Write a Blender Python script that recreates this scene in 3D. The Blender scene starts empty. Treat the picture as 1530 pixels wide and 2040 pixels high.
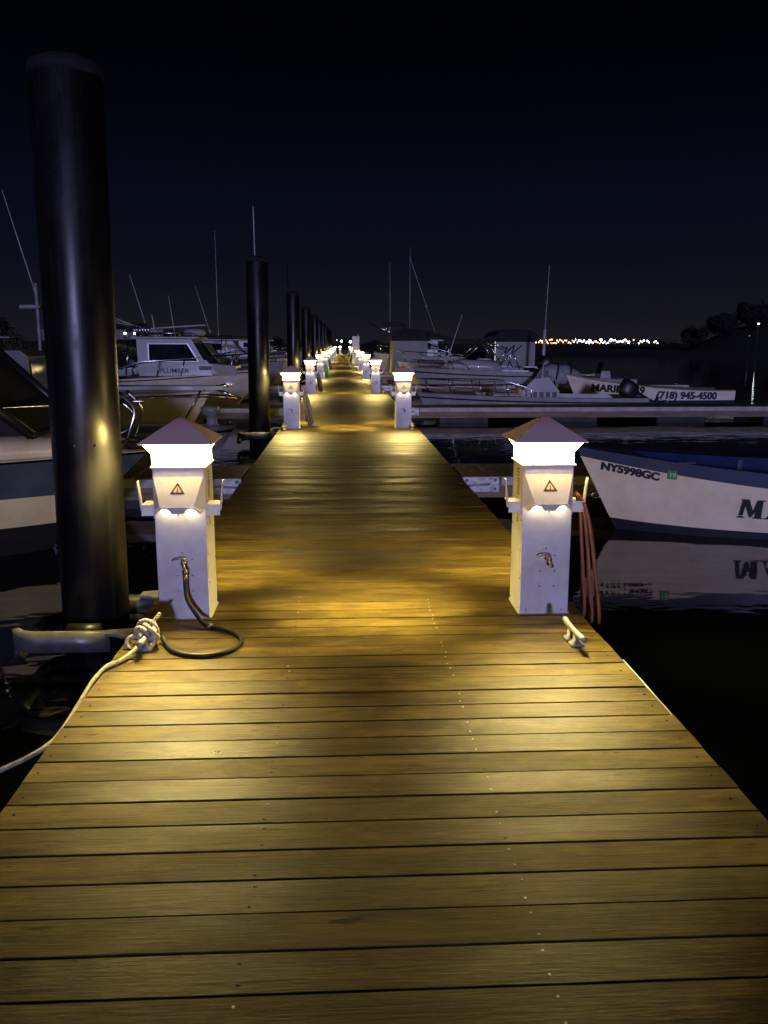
import bpy, math, random
from mathutils import Vector, Matrix, noise

random.seed(7)
R = math.radians
sc = bpy.context.scene
col = sc.collection
WATER = -0.36          # water level; the dock's deck is z = 0

# ------------------------------------------------------------------ materials
def new_mat(name):
    m = bpy.data.materials.new(name); m.use_nodes = True
    nt = m.node_tree
    return m, nt, nt.nodes['Principled BSDF']

def N(nt, typ, **kw):
    n = nt.nodes.new(typ)
    for k, v in kw.items():
        if k.startswith('i_'):
            n.inputs[k[2:].replace('_', ' ')].default_value = v
        else:
            setattr(n, k, v)
    return n

def mat(name, c, rough=0.5, metal=0.0, var=0.0, scale=6.0, bump=0.0, stretch=(1, 1, 1), spec=0.5, dirt=None, coat=0.0):
    """procedural paint: base colour broken up by noise, with uneven gloss and a little bump"""
    m, nt, b = new_mat(name)
    b.inputs['Metallic'].default_value = metal
    b.inputs['Specular IOR Level'].default_value = spec
    b.inputs['Coat Weight'].default_value = coat
    tc = N(nt, 'ShaderNodeTexCoord')
    mp = N(nt, 'ShaderNodeMapping'); mp.inputs['Scale'].default_value = stretch
    nt.links.new(tc.outputs['Object'], mp.inputs['Vector'])
    nz = N(nt, 'ShaderNodeTexNoise', i_Scale=scale, i_Detail=6.0, i_Roughness=0.62)
    nt.links.new(mp.outputs['Vector'], nz.inputs['Vector'])
    mx = N(nt, 'ShaderNodeMix', data_type='RGBA')
    d = dirt if dirt else tuple(x * (1 - var) for x in c)
    mx.inputs['A'].default_value = (*d, 1)
    mx.inputs['B'].default_value = (*c, 1)
    rp = N(nt, 'ShaderNodeMapRange'); rp.inputs['From Min'].default_value = .33; rp.inputs['From Max'].default_value = .62
    nt.links.new(nz.outputs['Fac'], rp.inputs['Value'])
    nt.links.new(rp.outputs['Result'], mx.inputs['Factor'])
    nt.links.new(mx.outputs['Result'], b.inputs['Base Color'])
    rr = N(nt, 'ShaderNodeMapRange'); rr.inputs['To Min'].default_value = min(1, rough + .1); rr.inputs['To Max'].default_value = max(.02, rough - .08)
    nt.links.new(nz.outputs['Fac'], rr.inputs['Value'])
    nt.links.new(rr.outputs['Result'], b.inputs['Roughness'])
    if bump:
        bp = N(nt, 'ShaderNodeBump', i_Strength=bump, i_Distance=0.01)
        nt.links.new(nz.outputs['Fac'], bp.inputs['Height'])
        nt.links.new(bp.outputs['Normal'], b.inputs['Normal'])
    return m

def emis(name, c, s):
    m = bpy.data.materials.new(name); m.use_nodes = True
    nt = m.node_tree; nt.nodes.clear()
    e = N(nt, 'ShaderNodeEmission'); e.inputs['Color'].default_value = (*c, 1); e.inputs['Strength'].default_value = s
    o = N(nt, 'ShaderNodeOutputMaterial'); nt.links.new(e.outputs[0], o.inputs['Surface'])
    return m

def lens_mat(nm, strength):
    m = bpy.data.materials.new(nm); m.use_nodes = True
    nt = m.node_tree; nt.nodes.clear()
    e = N(nt, 'ShaderNodeEmission'); e.inputs['Color'].default_value = (1, .75, .25, 1); e.inputs['Strength'].default_value = strength
    t = N(nt, 'ShaderNodeBsdfTransparent'); t.inputs['Color'].default_value = (1, .97, .9, 1)
    mx = N(nt, 'ShaderNodeMixShader'); mx.inputs[0].default_value = .5
    o = N(nt, 'ShaderNodeOutputMaterial')
    nt.links.new(e.outputs[0], mx.inputs[1]); nt.links.new(t.outputs[0], mx.inputs[2]); nt.links.new(mx.outputs[0], o.inputs['Surface'])
    return m

def wood_mat(name, axis, pitch, off, ca, cb, rough=.5, grain=1.0):
    """planks: per-plank tone from the plank's index along `axis`, grain along the other axis"""
    m, nt, b = new_mat(name)
    tc = N(nt, 'ShaderNodeTexCoord')
    sp = N(nt, 'ShaderNodeSeparateXYZ'); nt.links.new(tc.outputs['Object'], sp.inputs[0])
    a = 'Y' if axis == 'y' else 'X'
    o_ = 'X' if axis == 'y' else 'Y'
    s1 = N(nt, 'ShaderNodeMath', operation='SUBTRACT'); s1.inputs[1].default_value = off; nt.links.new(sp.outputs[a], s1.inputs[0])
    dv = N(nt, 'ShaderNodeMath', operation='DIVIDE'); dv.inputs[1].default_value = pitch; nt.links.new(s1.outputs[0], dv.inputs[0])
    fl = N(nt, 'ShaderNodeMath', operation='FLOOR'); nt.links.new(dv.outputs[0], fl.inputs[0])
    wn = N(nt, 'ShaderNodeTexWhiteNoise', noise_dimensions='1D'); nt.links.new(fl.outputs[0], wn.inputs['W'])
    # grain coordinates: long on the plank, shifted from plank to plank
    ml = N(nt, 'ShaderNodeMath', operation='MULTIPLY'); ml.inputs[1].default_value = 37.0; nt.links.new(wn.outputs['Value'], ml.inputs[0])
    cx = N(nt, 'ShaderNodeCombineXYZ')
    g1 = N(nt, 'ShaderNodeMath', operation='MULTIPLY'); g1.inputs[1].default_value = .9; nt.links.new(sp.outputs[o_], g1.inputs[0])
    g2 = N(nt, 'ShaderNodeMath', operation='MULTIPLY'); g2.inputs[1].default_value = 13.0; nt.links.new(sp.outputs[a], g2.inputs[0])
    nt.links.new(g1.outputs[0], cx.inputs[0]); nt.links.new(g2.outputs[0], cx.inputs[1]); nt.links.new(ml.outputs[0], cx.inputs[2])
    gr = N(nt, 'ShaderNodeTexNoise', i_Scale=2.0, i_Detail=10.0, i_Roughness=.66, i_Distortion=.9); nt.links.new(cx.outputs[0], gr.inputs['Vector'])
    fine = N(nt, 'ShaderNodeTexNoise', i_Scale=9.0, i_Detail=5.0, i_Roughness=.7); nt.links.new(cx.outputs[0], fine.inputs['Vector'])
    # stains and worn, paler patches, lying across the planks
    bl = N(nt, 'ShaderNodeTexNoise', i_Scale=2.6, i_Detail=7.0, i_Roughness=.7); 
    mpb = N(nt, 'ShaderNodeMapping'); mpb.inputs['Scale'].default_value = (.55, 1.5, 1) if axis == 'y' else (1.5, .55, 1)
    nt.links.new(tc.outputs['Object'], mpb.inputs['Vector']); nt.links.new(mpb.outputs[0], bl.inputs['Vector'])
    def mix(A, B, f):
        x = N(nt, 'ShaderNodeMix', data_type='RGBA')
        if isinstance(A, tuple): x.inputs['A'].default_value = (*A, 1)
        else: nt.links.new(A, x.inputs['A'])
        if isinstance(B, tuple): x.inputs['B'].default_value = (*B, 1)
        else: nt.links.new(B, x.inputs['B'])
        nt.links.new(f, x.inputs['Factor']); return x.outputs['Result']
    def rng(v, lo, hi, a0=0., a1=1.):
        x = N(nt, 'ShaderNodeMapRange'); x.inputs['From Min'].default_value = lo; x.inputs['From Max'].default_value = hi
        x.inputs['To Min'].default_value = a0; x.inputs['To Max'].default_value = a1
        nt.links.new(v, x.inputs['Value']); return x.outputs['Result']
    base = mix(ca, cb, rng(wn.outputs['Value'], 0, 1, .1, .9))
    dark = tuple(x * .42 for x in ca); pale = tuple(min(1, x * 1.45) for x in cb)
    base = mix(base, dark, rng(gr.outputs['Fac'], .47, .34, 0, .75 * grain))
    base = mix(base, pale, rng(gr.outputs['Fac'], .54, .68, 0, .6 * grain))
    base = mix(base, dark, rng(fine.outputs['Fac'], .42, .32, 0, .4 * grain))
    base = mix(base, tuple(x * .38 for x in ca), rng(bl.outputs['Fac'], .50, .36, 0, .85))
    base = mix(base, pale, rng(bl.outputs['Fac'], .54, .64, 0, .55))
    cl_ = N(nt, 'ShaderNodeTexNoise', i_Scale=3.1, i_Detail=6.0, i_Roughness=.62, i_Distortion=.6); mpc = N(nt, 'ShaderNodeMapping')
    mpc.inputs['Scale'].default_value = (.7, 1.6, 1) if axis == 'y' else (1.6, .7, 1)
    nt.links.new(cx.outputs[0], mpc.inputs['Vector'])
    cs_ = N(nt, 'ShaderNodeCombineXYZ'); c1 = N(nt, 'ShaderNodeMath', operation='MULTIPLY'); c1.inputs[1].default_value = 2.4
    nt.links.new(sp.outputs[a], c1.inputs[0]); nt.links.new(g1.outputs[0], cs_.inputs[0]); nt.links.new(c1.outputs[0], cs_.inputs[1]); nt.links.new(ml.outputs[0], cs_.inputs[2])
    nt.links.new(cs_.outputs[0], cl_.inputs['Vector'])
    base = mix(base, tuple(x * .45 for x in ca), rng(cl_.outputs['Fac'], .54, .36, 0, .6))
    base = mix(base, pale, rng(cl_.outputs['Fac'], .54, .68, 0, .4))
    # knots, droppings of tar and small scuffs
    kn = N(nt, 'ShaderNodeTexNoise', i_Scale=7.0, i_Detail=3.0, i_Roughness=.6); mpk = N(nt, 'ShaderNodeMapping')
    mpk.inputs['Scale'].default_value = (.6, 2.2, 1) if axis == 'y' else (2.2, .6, 1); mpk.inputs['Location'].default_value = (3.1, 7.7, 0)
    nt.links.new(tc.outputs['Object'], mpk.inputs['Vector']); nt.links.new(mpk.outputs[0], kn.inputs['Vector'])
    base = mix(base, tuple(x * .22 for x in ca), rng(kn.outputs['Fac'], .335, .285, 0, .85))
    wp = N(nt, 'ShaderNodeTexNoise', i_Scale=4.2, i_Detail=8.0, i_Roughness=.75, i_Distortion=1.2); nt.links.new(mpb.outputs[0], wp.inputs['Vector'])
    base = mix(base, tuple(min(1, x * 1.9) for x in cb), rng(wp.outputs['Fac'], .62, .72, 0, .5))
    b.inputs['Specular IOR Level'].default_value = .24
    nt.links.new(base, b.inputs['Base Color'])
    ro = N(nt, 'ShaderNodeMath', operation='MULTIPLY_ADD'); ro.inputs[1].default_value = .22; ro.inputs[2].default_value = rough - .11
    nt.links.new(wn.outputs['Value'], ro.inputs[0])
    ro2 = N(nt, 'ShaderNodeMath', operation='MULTIPLY_ADD'); ro2.inputs[1].default_value = .7; ro2.inputs[2].default_value = -.33
    nt.links.new(bl.outputs['Fac'], ro2.inputs[0])
    ro3 = N(nt, 'ShaderNodeMath', operation='ADD'); nt.links.new(ro.outputs[0], ro3.inputs[0]); nt.links.new(ro2.outputs[0], ro3.inputs[1])
    nt.links.new(ro3.outputs[0], b.inputs['Roughness'])
    bp = N(nt, 'ShaderNodeBump', i_Strength=.5, i_Distance=.005)
    ad = N(nt, 'ShaderNodeMath', operation='ADD'); nt.links.new(gr.outputs['Fac'], ad.inputs[0]); nt.links.new(fine.outputs['Fac'], ad.inputs[1])
    nt.links.new(ad.outputs[0], bp.inputs['Height']); nt.links.new(bp.outputs['Normal'], b.inputs['Normal'])
    return m

def water_mat():
    m, nt, b = new_mat('harbour_water')
    b.inputs['Base Color'].default_value = (.0012, .0016, .002, 1)
    b.inputs['Roughness'].default_value = .035
    b.inputs['IOR'].default_value = 1.33
    tc = N(nt, 'ShaderNodeTexCoord')
    mp = N(nt, 'ShaderNodeMapping'); mp.inputs['Scale'].default_value = (.55, 1.0, 1)
    nt.links.new(tc.outputs['Object'], mp.inputs['Vector'])
    n1 = N(nt, 'ShaderNodeTexNoise', i_Scale=1.3, i_Detail=3.0, i_Roughness=.5); nt.links.new(mp.outputs[0], n1.inputs['Vector'])
    n2 = N(nt, 'ShaderNodeTexNoise', i_Scale=6.0, i_Detail=2.0); nt.links.new(mp.outputs[0], n2.inputs['Vector'])
    ad = N(nt, 'ShaderNodeMath', operation='MULTIPLY_ADD'); ad.inputs[1].default_value = .12
    nt.links.new(n2.outputs['Fac'], ad.inputs[0]); nt.links.new(n1.outputs['Fac'], ad.inputs[2])
    bp = N(nt, 'ShaderNodeBump', i_Strength=.35, i_Distance=.035); nt.links.new(ad.outputs[0], bp.inputs['Height'])
    nt.links.new(bp.outputs['Normal'], b.inputs['Normal'])
    return m

M = {}
M['deck'] = wood_mat('deck_wood', 'y', .146, .003, (.084, .056, .010), (.185, .132, .030), .48)
M['finger'] = wood_mat('finger_wood', 'x', .30, 0, (.26, .21, .14), (.36, .29, .19), .6)
M['fascia'] = mat('treated_timber', (.23, .18, .11), .7, var=.5, scale=5, stretch=(.4, .4, 3), bump=.3)
M['ped'] = mat('white_powder_coat', (.80, .79, .79), .38, var=.10, scale=5, dirt=(.60, .58, .54))
M['pedroof'] = None
M['lens'] = lens_mat('lamp_lens', 45.0); M['lensflare'] = lens_mat('lamp_lens_flare', 72.0)
M['bulb'] = emis('downlight', (1, .82, .46), 12)
M['pile'] = mat('black_pile_sleeve', (.016, .016, .017), .42, var=.5, scale=3, stretch=(5, 5, .25), bump=.12)
M['gel'] = mat('white_gelcoat', (.38, .38, .38), .3, var=.2, scale=3, dirt=(.28, .27, .25), coat=.2)
M['creamwarm'] = mat('yellow_cream_gelcoat', (.80, .70, .40), .35, var=.15, scale=3, dirt=(.66, .56, .30), coat=.2)  # yellower copy of the cream gelcoat
M['cream'] = mat('cream_gelcoat', (.72, .67, .52), .35, var=.2, scale=3, dirt=(.55, .49, .33), coat=.2)
M['skiffwhite'] = mat('worn_white_hull_paint', (.86, .79, .64), .5, var=.2, scale=4, dirt=(.74, .66, .50))
M['blue'] = mat('worn_blue_paint', (.040, .062, .145), .4, var=.4, scale=5, dirt=(.045, .06, .10))
M['bluein'] = mat('bright_blue_paint', (.016, .034, .125), .45, var=.45, scale=4)
M['slate'] = mat('slate_blue_gelcoat', (.07, .095, .125), .3, var=.3, scale=3, coat=.2)
M['navy'] = mat('dark_bottom_paint', (.012, .018, .035), .6, var=.5, scale=5)
M['boot'] = mat('black_bottom_paint', (.010, .010, .011), .7, var=.5, scale=5)
M['black'] = mat('black_plastic', (.014, .014, .015), .4, var=.4, scale=8)
M['canvas'] = mat('dark_canvas', (.010, .010, .014), .85, var=.5, scale=6, bump=.3)
M['greycover'] = mat('grey_cover_cloth', (.34, .34, .37), .8, var=.4, scale=7, bump=.6)
M['vinyl'] = mat('weathered_vinyl_enclosure', (.20, .185, .17), .45, var=.4, scale=2.5)
M['glass'] = mat('dark_window_glass', (.006, .008, .012), .08, var=.3, scale=2)
M['chrome'] = mat('stainless_tube', (.62, .62, .64), .2, metal=1.0, var=.2, scale=12)
M['alu'] = mat('aluminium', (.55, .55, .57), .42, metal=.6, var=.3, scale=9, stretch=(.5, 3, 3))
M['bumper'] = mat('white_vinyl_fender', (.55, .55, .55), .45, var=.35, scale=4, dirt=(.36, .35, .33))
M['guide'] = mat('weathered_alu_guide', (.20, .20, .195), .45, metal=.5, var=.45, scale=9)
M['galv'] = mat('galvanised_steel', (.42, .43, .46), .5, metal=.5, var=.45, scale=22)
M['brass'] = mat('worn_brass', (.48, .40, .24), .34, metal=.9, var=.5, scale=30)
M['rope'] = mat('white_nylon_rope', (.62, .58, .46), .8, var=.4, scale=30)
M['hoseblk'] = mat('black_rubber', (.014, .014, .013), .5, var=.4, scale=10)
M['hoseor'] = mat('orange_rubber_hose', (.40, .15, .06), .5, var=.35, scale=10)
M['hosegr'] = mat('green_hose', (.012, .17, .06), .5, var=.35, scale=10)
M['hosegy'] = mat('grey_cable', (.10, .10, .085), .5, var=.4, scale=10)
M['grn'] = mat('sticker_green', (.006, .055, .030), .5, var=.2)
M['org'] = mat('sticker_orange', (.26, .085, .02), .5, var=.2)
M['stw'] = mat('sticker_white', (.70, .68, .58), .5, var=.1)
M['mark'] = mat('grey_print', (.30, .28, .20), .6, var=.3)
M['vent'] = mat('vent_shadow', (.12, .10, .07), .7, var=.3)
M['screw'] = mat('glint_steel_screw', (.72, .70, .62), .42, metal=.35, var=.3, scale=40)  # pale colour stands in for lamp glints on the heads
M['darkscrew'] = mat('dark_screw', (.07, .06, .05), .5, var=.3)
M['textblk'] = mat('black_lettering', (.012, .016, .014), .55, var=.4, scale=20)
M['textnavy'] = mat('navy_lettering', (.02, .03, .07), .55, var=.4, scale=20)
M['textgrn'] = mat('green_registration_sticker', (.05, .30, .10), .5, var=.2)
M['green'] = mat('dark_green_paint', (.012, .05, .03), .6, var=.4, scale=5)
M['yellow'] = mat('yellow_trim', (.42, .36, .10), .5, var=.4, scale=8)
M['tan'] = mat('tan_cushion', (.52, .40, .18), .6, var=.2, scale=8)
M['float'] = mat('black_float', (.010, .010, .010), .6, var=.4)
M['soil'] = mat('dark_shore', (.010, .011, .009), .95, var=.5, scale=.3)
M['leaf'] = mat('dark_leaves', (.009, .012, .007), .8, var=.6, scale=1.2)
M['leaflit'] = mat('lit_leaves', (.070, .072, .034), .7, var=.6, scale=2)  # paler copy of the leaf material, lamplight put into the colour
M['bark'] = mat('bark', (.022, .018, .014), .9, var=.5, scale=6, stretch=(3, 3, .6))
M['wallpale'] = mat('pale_concrete', (.22, .21, .18), .9, var=.3, scale=1)
M['shed'] = mat('grey_shed_panel', (.27, .27, .25), .7, var=.2, scale=2, stretch=(1, 1, .3))
M['steelbox'] = mat('grey_white_cabinet', (.50, .50, .50), .5, var=.15, scale=3)
M['carpaint'] = mat('dark_car_paint', (.03, .03, .035), .25, var=.2, scale=3, coat=.5)
M['whitelamp'] = emis('white_lamp', (.86, .93, 1.0), 25)
M['orangelamp'] = emis('orange_lamp', (1.0, .40, .20), 5)
M['citylamp'] = emis('cool_city_lamp', (.80, .90, 1.0), 14)
M['dimlamp'] = emis('dim_white_lamp', (1.0, .95, .85), 6)
M['fainter'] = emis('faint_white_lamp', (1.0, .95, .85), .35)
M['headlamp'] = emis('car_headlamp', (1.0, .97, .88), 30)
M['string'] = emis('cool_small_light', (.8, .88, 1.0), 3.0)
M['water'] = water_mat()

def pile_mat():
    m, nt, b = new_mat('black_pile_sleeve')
    b.inputs['Specular IOR Level'].default_value = .5
    tc = N(nt, 'ShaderNodeTexCoord'); sp = N(nt, 'ShaderNodeSeparateXYZ'); nt.links.new(tc.outputs['Object'], sp.inputs[0])
    def nz(sc_, st, d=6.0, loc=(0, 0, 0)):
        mp = N(nt, 'ShaderNodeMapping'); mp.inputs['Scale'].default_value = st; mp.inputs['Location'].default_value = loc
        nt.links.new(tc.outputs['Object'], mp.inputs['Vector']); n = N(nt, 'ShaderNodeTexNoise', i_Scale=sc_, i_Detail=d, i_Roughness=.65); nt.links.new(mp.outputs[0], n.inputs['Vector']); return n.outputs['Fac']
    def rng(v, lo, hi, a0, a1):
        x = N(nt, 'ShaderNodeMapRange'); x.inputs['From Min'].default_value = lo; x.inputs['From Max'].default_value = hi; x.inputs['To Min'].default_value = a0; x.inputs['To Max'].default_value = a1
        nt.links.new(v, x.inputs['Value']); return x.outputs['Result']
    def mix(A, B, f):
        x = N(nt, 'ShaderNodeMix', data_type='RGBA')
        for k, q in (('A', A), ('B', B)):
            if isinstance(q, tuple): x.inputs[k].default_value = (*q, 1)
            else: nt.links.new(q, x.inputs[k])
        nt.links.new(f, x.inputs['Factor']); return x.outputs['Result']
    streak = nz(3.0, (9, 9, .22)); blot = nz(2.2, (1.6, 1.6, .9), loc=(4, 1, 2)); fine = nz(14, (3, 3, .5))
    c = mix((.006, .006, .0065), (.022, .021, .020), rng(streak, .54, .72, 0, .8))
    c = mix(c, (.006, .006, .006), rng(blot, .46, .36, 0, .9))
    c = mix(c, (.040, .036, .028), rng(fine, .62, .74, 0, .6))
    nt.links.new(c, b.inputs['Base Color'])
    ra = rng(blot, .36, .52, .50, .33); rb = rng(streak, .40, .65, -.01, .05)
    ad = N(nt, 'ShaderNodeMath', operation='ADD'); nt.links.new(ra, ad.inputs[0]); nt.links.new(rb, ad.inputs[1]); nt.links.new(ad.outputs[0], b.inputs['Roughness'])
    bp = N(nt, 'ShaderNodeBump', i_Strength=.12, i_Distance=.006); nt.links.new(streak, bp.inputs['Height']); nt.links.new(bp.outputs['Normal'], b.inputs['Normal'])
    return m
M['pile'] = pile_mat()

def roof_mat():
    m, nt, b = new_mat('pedestal_roof_pink_top')
    tc = N(nt, 'ShaderNodeTexCoord'); sp = N(nt, 'ShaderNodeSeparateXYZ'); nt.links.new(tc.outputs['Object'], sp.inputs[0])
    nz = N(nt, 'ShaderNodeTexNoise', i_Scale=9.0, i_Detail=6.0); nt.links.new(tc.outputs['Object'], nz.inputs['Vector'])
    w = N(nt, 'ShaderNodeMath', operation='MULTIPLY_ADD'); w.inputs[1].default_value = .06; nt.links.new(nz.outputs['Fac'], w.inputs[0]); nt.links.new(sp.outputs['Z'], w.inputs[2])
    r = N(nt, 'ShaderNodeMapRange'); r.inputs['From Min'].default_value = 1.055; r.inputs['From Max'].default_value = 1.125
    nt.links.new(w.outputs[0], r.inputs['Value'])
    mx = N(nt, 'ShaderNodeMix', data_type='RGBA'); mx.inputs['A'].default_value = (.82, .60, .54, 1); mx.inputs['B'].default_value = (.80, .32, .36, 1)  # roof colour turns pinker towards the apex
    nt.links.new(r.outputs['Result'], mx.inputs['Factor']); nt.links.new(mx.outputs['Result'], b.inputs['Base Color'])
    b.inputs['Roughness'].default_value = .6
    return m
M['pedroof'] = roof_mat()

# ------------------------------------------------------------------ mesh builder
class MB:
    def __init__(s): s.v = []; s.f = []; s.m = []; s.sm = []
    def add(s, vs, fs, mi=0, smooth=False):
        o = len(s.v); s.v += [tuple(v) for v in vs]
        for f in fs: s.f.append(tuple(i + o for i in f)); s.m.append(mi); s.sm.append(smooth)
        return s
    def box(s, c, d, mi=0, rot=None, bev=0.0):
        x, y, z = (a / 2 for a in d)
        if bev <= 0:
            vs = [(-x, -y, -z), (x, -y, -z), (x, y, -z), (-x, y, -z), (-x, -y, z), (x, -y, z), (x, y, z), (-x, y, z)]
            fs = [(3, 2, 1, 0), (4, 5, 6, 7), (0, 1, 5, 4), (1, 2, 6, 5), (2, 3, 7, 6), (3, 0, 4, 7)]
        else:
            b = min(bev, x * .9, y * .9, z * .9); vs = []
            ring = lambda a, e, zz: [(-a, -e, zz), (a, -e, zz), (a, e, zz), (-a, e, zz)]
            def oct_(a, e, zz): return [(-a + b, -e, zz), (a - b, -e, zz), (a, -e + b, zz), (a, e - b, zz), (a - b, e, zz), (-a + b, e, zz), (-a, e - b, zz), (-a, -e + b, zz)]
            vs = ring(x - b, y - b, -z) ; lo = oct_(x, y, -z + b); hi = oct_(x, y, z - b); tp = ring(x - b, y - b, z)
            vs = vs + lo + hi + tp
            fs = [(3, 2, 1, 0), (20, 21, 22, 23)]
            for i in range(8): fs.append((4 + i, 4 + (i + 1) % 8, 12 + (i + 1) % 8, 12 + i))
            for k in range(4):
                a0 = 4 + 2 * k; a1 = 4 + 2 * k + 1; a2 = 4 + (2 * k + 2) % 8
                fs.append((k, (k + 1) % 4, a1, a0)); fs.append(((k + 1) % 4, a2, a1))
                b0 = 12 + 2 * k; b1 = b0 + 1; b2 = 12 + (2 * k + 2) % 8
                fs.append((b0, b1, 20 + (k + 1) % 4, 20 + k)); fs.append((b1, b2, 20 + (k + 1) % 4))
        Mx = rot.to_4x4() if rot is not None else Matrix.Identity(4)
        c = Vector(c)
        return s.add([Mx @ Vector(v) + c for v in vs], fs, mi)
    def tube(s, pts, r, n=8, mi=0, cap=True, taper=None):
        pts = [Vector(p) for p in pts]; k = len(pts); vs = []; fs = []
        t0 = (pts[1] - pts[0]).normalized()
        up = Vector((0, 0, 1)) if abs(t0.z) < .9 else Vector((1, 0, 0))
        nrm = t0.cross(up).normalized()
        for i, p in enumerate(pts):
            t = (pts[min(i + 1, k - 1)] - pts[max(i - 1, 0)])
            t = t.normalized() if t.length > 1e-9 else t0
            nrm = (nrm - t * nrm.dot(t)); nrm = nrm.normalized() if nrm.length > 1e-6 else t.orthogonal().normalized()
            bn = t.cross(nrm)
            rr = r if taper is None else r * (1 + (taper - 1) * i / (k - 1))
            for j in range(n):
                a = 2 * math.pi * j / n
                vs.append(p + (nrm * math.cos(a) + bn * math.sin(a)) * rr)
        for i in range(k - 1):
            for j in range(n):
                fs.append((i * n + j, i * n + (j + 1) % n, (i + 1) * n + (j + 1) % n, (i + 1) * n + j))
        if cap: fs.append(tuple(range(n - 1, -1, -1))); fs.append(tuple((k - 1) * n + j for j in range(n)))
        return s.add(vs, fs, mi, True)
    def lathe(s, prof, c=(0, 0, 0), n=16, mi=0, rot=None, smooth=True):
        vs = []; fs = []; Mx = rot.to_4x4() if rot is not None else Matrix.Identity(4); c = Vector(c)
        for r, z in prof:
            for j in range(n):
                a = 2 * math.pi * j / n; vs.append(Mx @ Vector((r * math.cos(a), r * math.sin(a), z)) + c)
        for i in range(len(prof) - 1):
            for j in range(n): fs.append((i * n + j, i * n + (j + 1) % n, (i + 1) * n + (j + 1) % n, (i + 1) * n + j))
        fs.append(tuple(range(n - 1, -1, -1))); fs.append(tuple((len(prof) - 1) * n + j for j in range(n)))
        return s.add(vs, fs, mi, smooth)
    def prism(s, poly, axis, a, b, mi=0):
        """polygon in the two other axes, extruded along axis from a to b"""
        def P(u, v, w):
            return {'x': (w, u, v), 'y': (u, w, v), 'z': (u, v, w)}[axis]
        k = len(poly); vs = [P(u, v, a) for u, v in poly] + [P(u, v, b) for u, v in poly]
        fs = [tuple(range(k - 1, -1, -1)), tuple(range(k, 2 * k))] + [(i, (i + 1) % k, k + (i + 1) % k, k + i) for i in range(k)]
        return s.add(vs, fs, mi)
    def loft(s, rings, mi=0, closed=True, caps=True, smooth=True):
        n = len(rings[0]); vs = [p for r in rings for p in r]; fs = []
        for i in range(len(rings) - 1):
            for j in range(n if closed else n - 1):
                fs.append((i * n + j, i * n + (j + 1) % n, (i + 1) * n + (j + 1) % n, (i + 1) * n + j))
        if caps and closed:
            fs.append(tuple(range(n - 1, -1, -1))); fs.append(tuple((len(rings) - 1) * n + j for j in range(n)))
        return s.add(vs, fs, mi, smooth)
    def build(s, name, mats, parent=None, recalc=True):
        me = bpy.data.meshes.new(name); me.from_pydata(s.v, [], s.f)
        for m in (mats if isinstance(mats, (list, tuple)) else [mats]): me.materials.append(m)
        me.polygons.foreach_set('material_index', s.m); me.polygons.foreach_set('use_smooth', s.sm)
        if recalc:
            import bmesh
            bm = bmesh.new(); bm.from_mesh(me); bmesh.ops.recalc_face_normals(bm, faces=bm.faces); bm.to_mesh(me); bm.free()
        me.update()
        o = bpy.data.objects.new(name, me); col.objects.link(o)
        if parent is not None: o.parent = parent
        return o

def tag(o, label=None, cat=None, group=None, kind=None):
    if label: o['label'] = label
    if cat: o['category'] = cat
    if group: o['group'] = group
    if kind: o['kind'] = kind
    return o

def empty(name, loc, rz=0.0, label=None, cat=None, group=None):
    o = bpy.data.objects.new(name, None); col.objects.link(o)
    o.location = loc; o.rotation_euler = (0, 0, rz); o.empty_display_size = .2
    return tag(o, label, cat, group)

def copy_tree(o, parent=None):
    c = o.copy(); col.objects.link(c)
    if parent is not None: c.parent = parent
    for ch in list(o.children): copy_tree(ch, c)
    return c

def spline(pts, n=8):
    """Catmull-Rom through the points"""
    P = [Vector(p) for p in pts]; P = [P[0] * 2 - P[1]] + P + [P[-1] * 2 - P[-2]]; out = []
    for i in range(1, len(P) - 2):
        a, b, c, d = P[i - 1:i + 3]
        for k in range(n):
            t = k / n
            out.append(.5 * ((2 * b) + (c - a) * t + (2 * a - 5 * b + 4 * c - d) * t * t + (3 * b - a - 3 * c + d) * t ** 3))
    out.append(P[-2]); return out

def text_geo(body, size, bold=0.0):
    cu = bpy.data.curves.new('lettering', 'FONT'); cu.body = body; cu.size = size; cu.offset = bold; cu.resolution_u = 3
    ob = bpy.data.objects.new('lettering', cu); col.objects.link(ob)
    dg = bpy.context.evaluated_depsgraph_get(); me = ob.evaluated_get(dg).to_mesh()
    vs = [v.co.copy() for v in me.vertices]; fs = [tuple(p.vertices) for p in me.polygons]
    ob.evaluated_get(dg).to_mesh_clear(); bpy.data.objects.remove(ob); bpy.data.curves.remove(cu)
    return vs, fs

# ------------------------------------------------------------------ camera (the place it was taken from)
F = 1710.0; PITCH = math.atan(338 / F); YAW = math.atan(83 * math.cos(PITCH) / F); EYE = 1.49
cam_d = bpy.data.cameras.new('camera'); cam = bpy.data.objects.new('camera', cam_d); col.objects.link(cam)
cam.location = (0, 0, EYE); cam.rotation_euler = (R(90) - PITCH, 0, -YAW)
cam_d.sensor_fit = 'VERTICAL'; cam_d.sensor_height = 36; cam_d.sensor_width = 27; cam_d.lens = F / 2040 * 36
cam_d.clip_end = 6000; cam_d.clip_start = .05
sc.camera = cam

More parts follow.
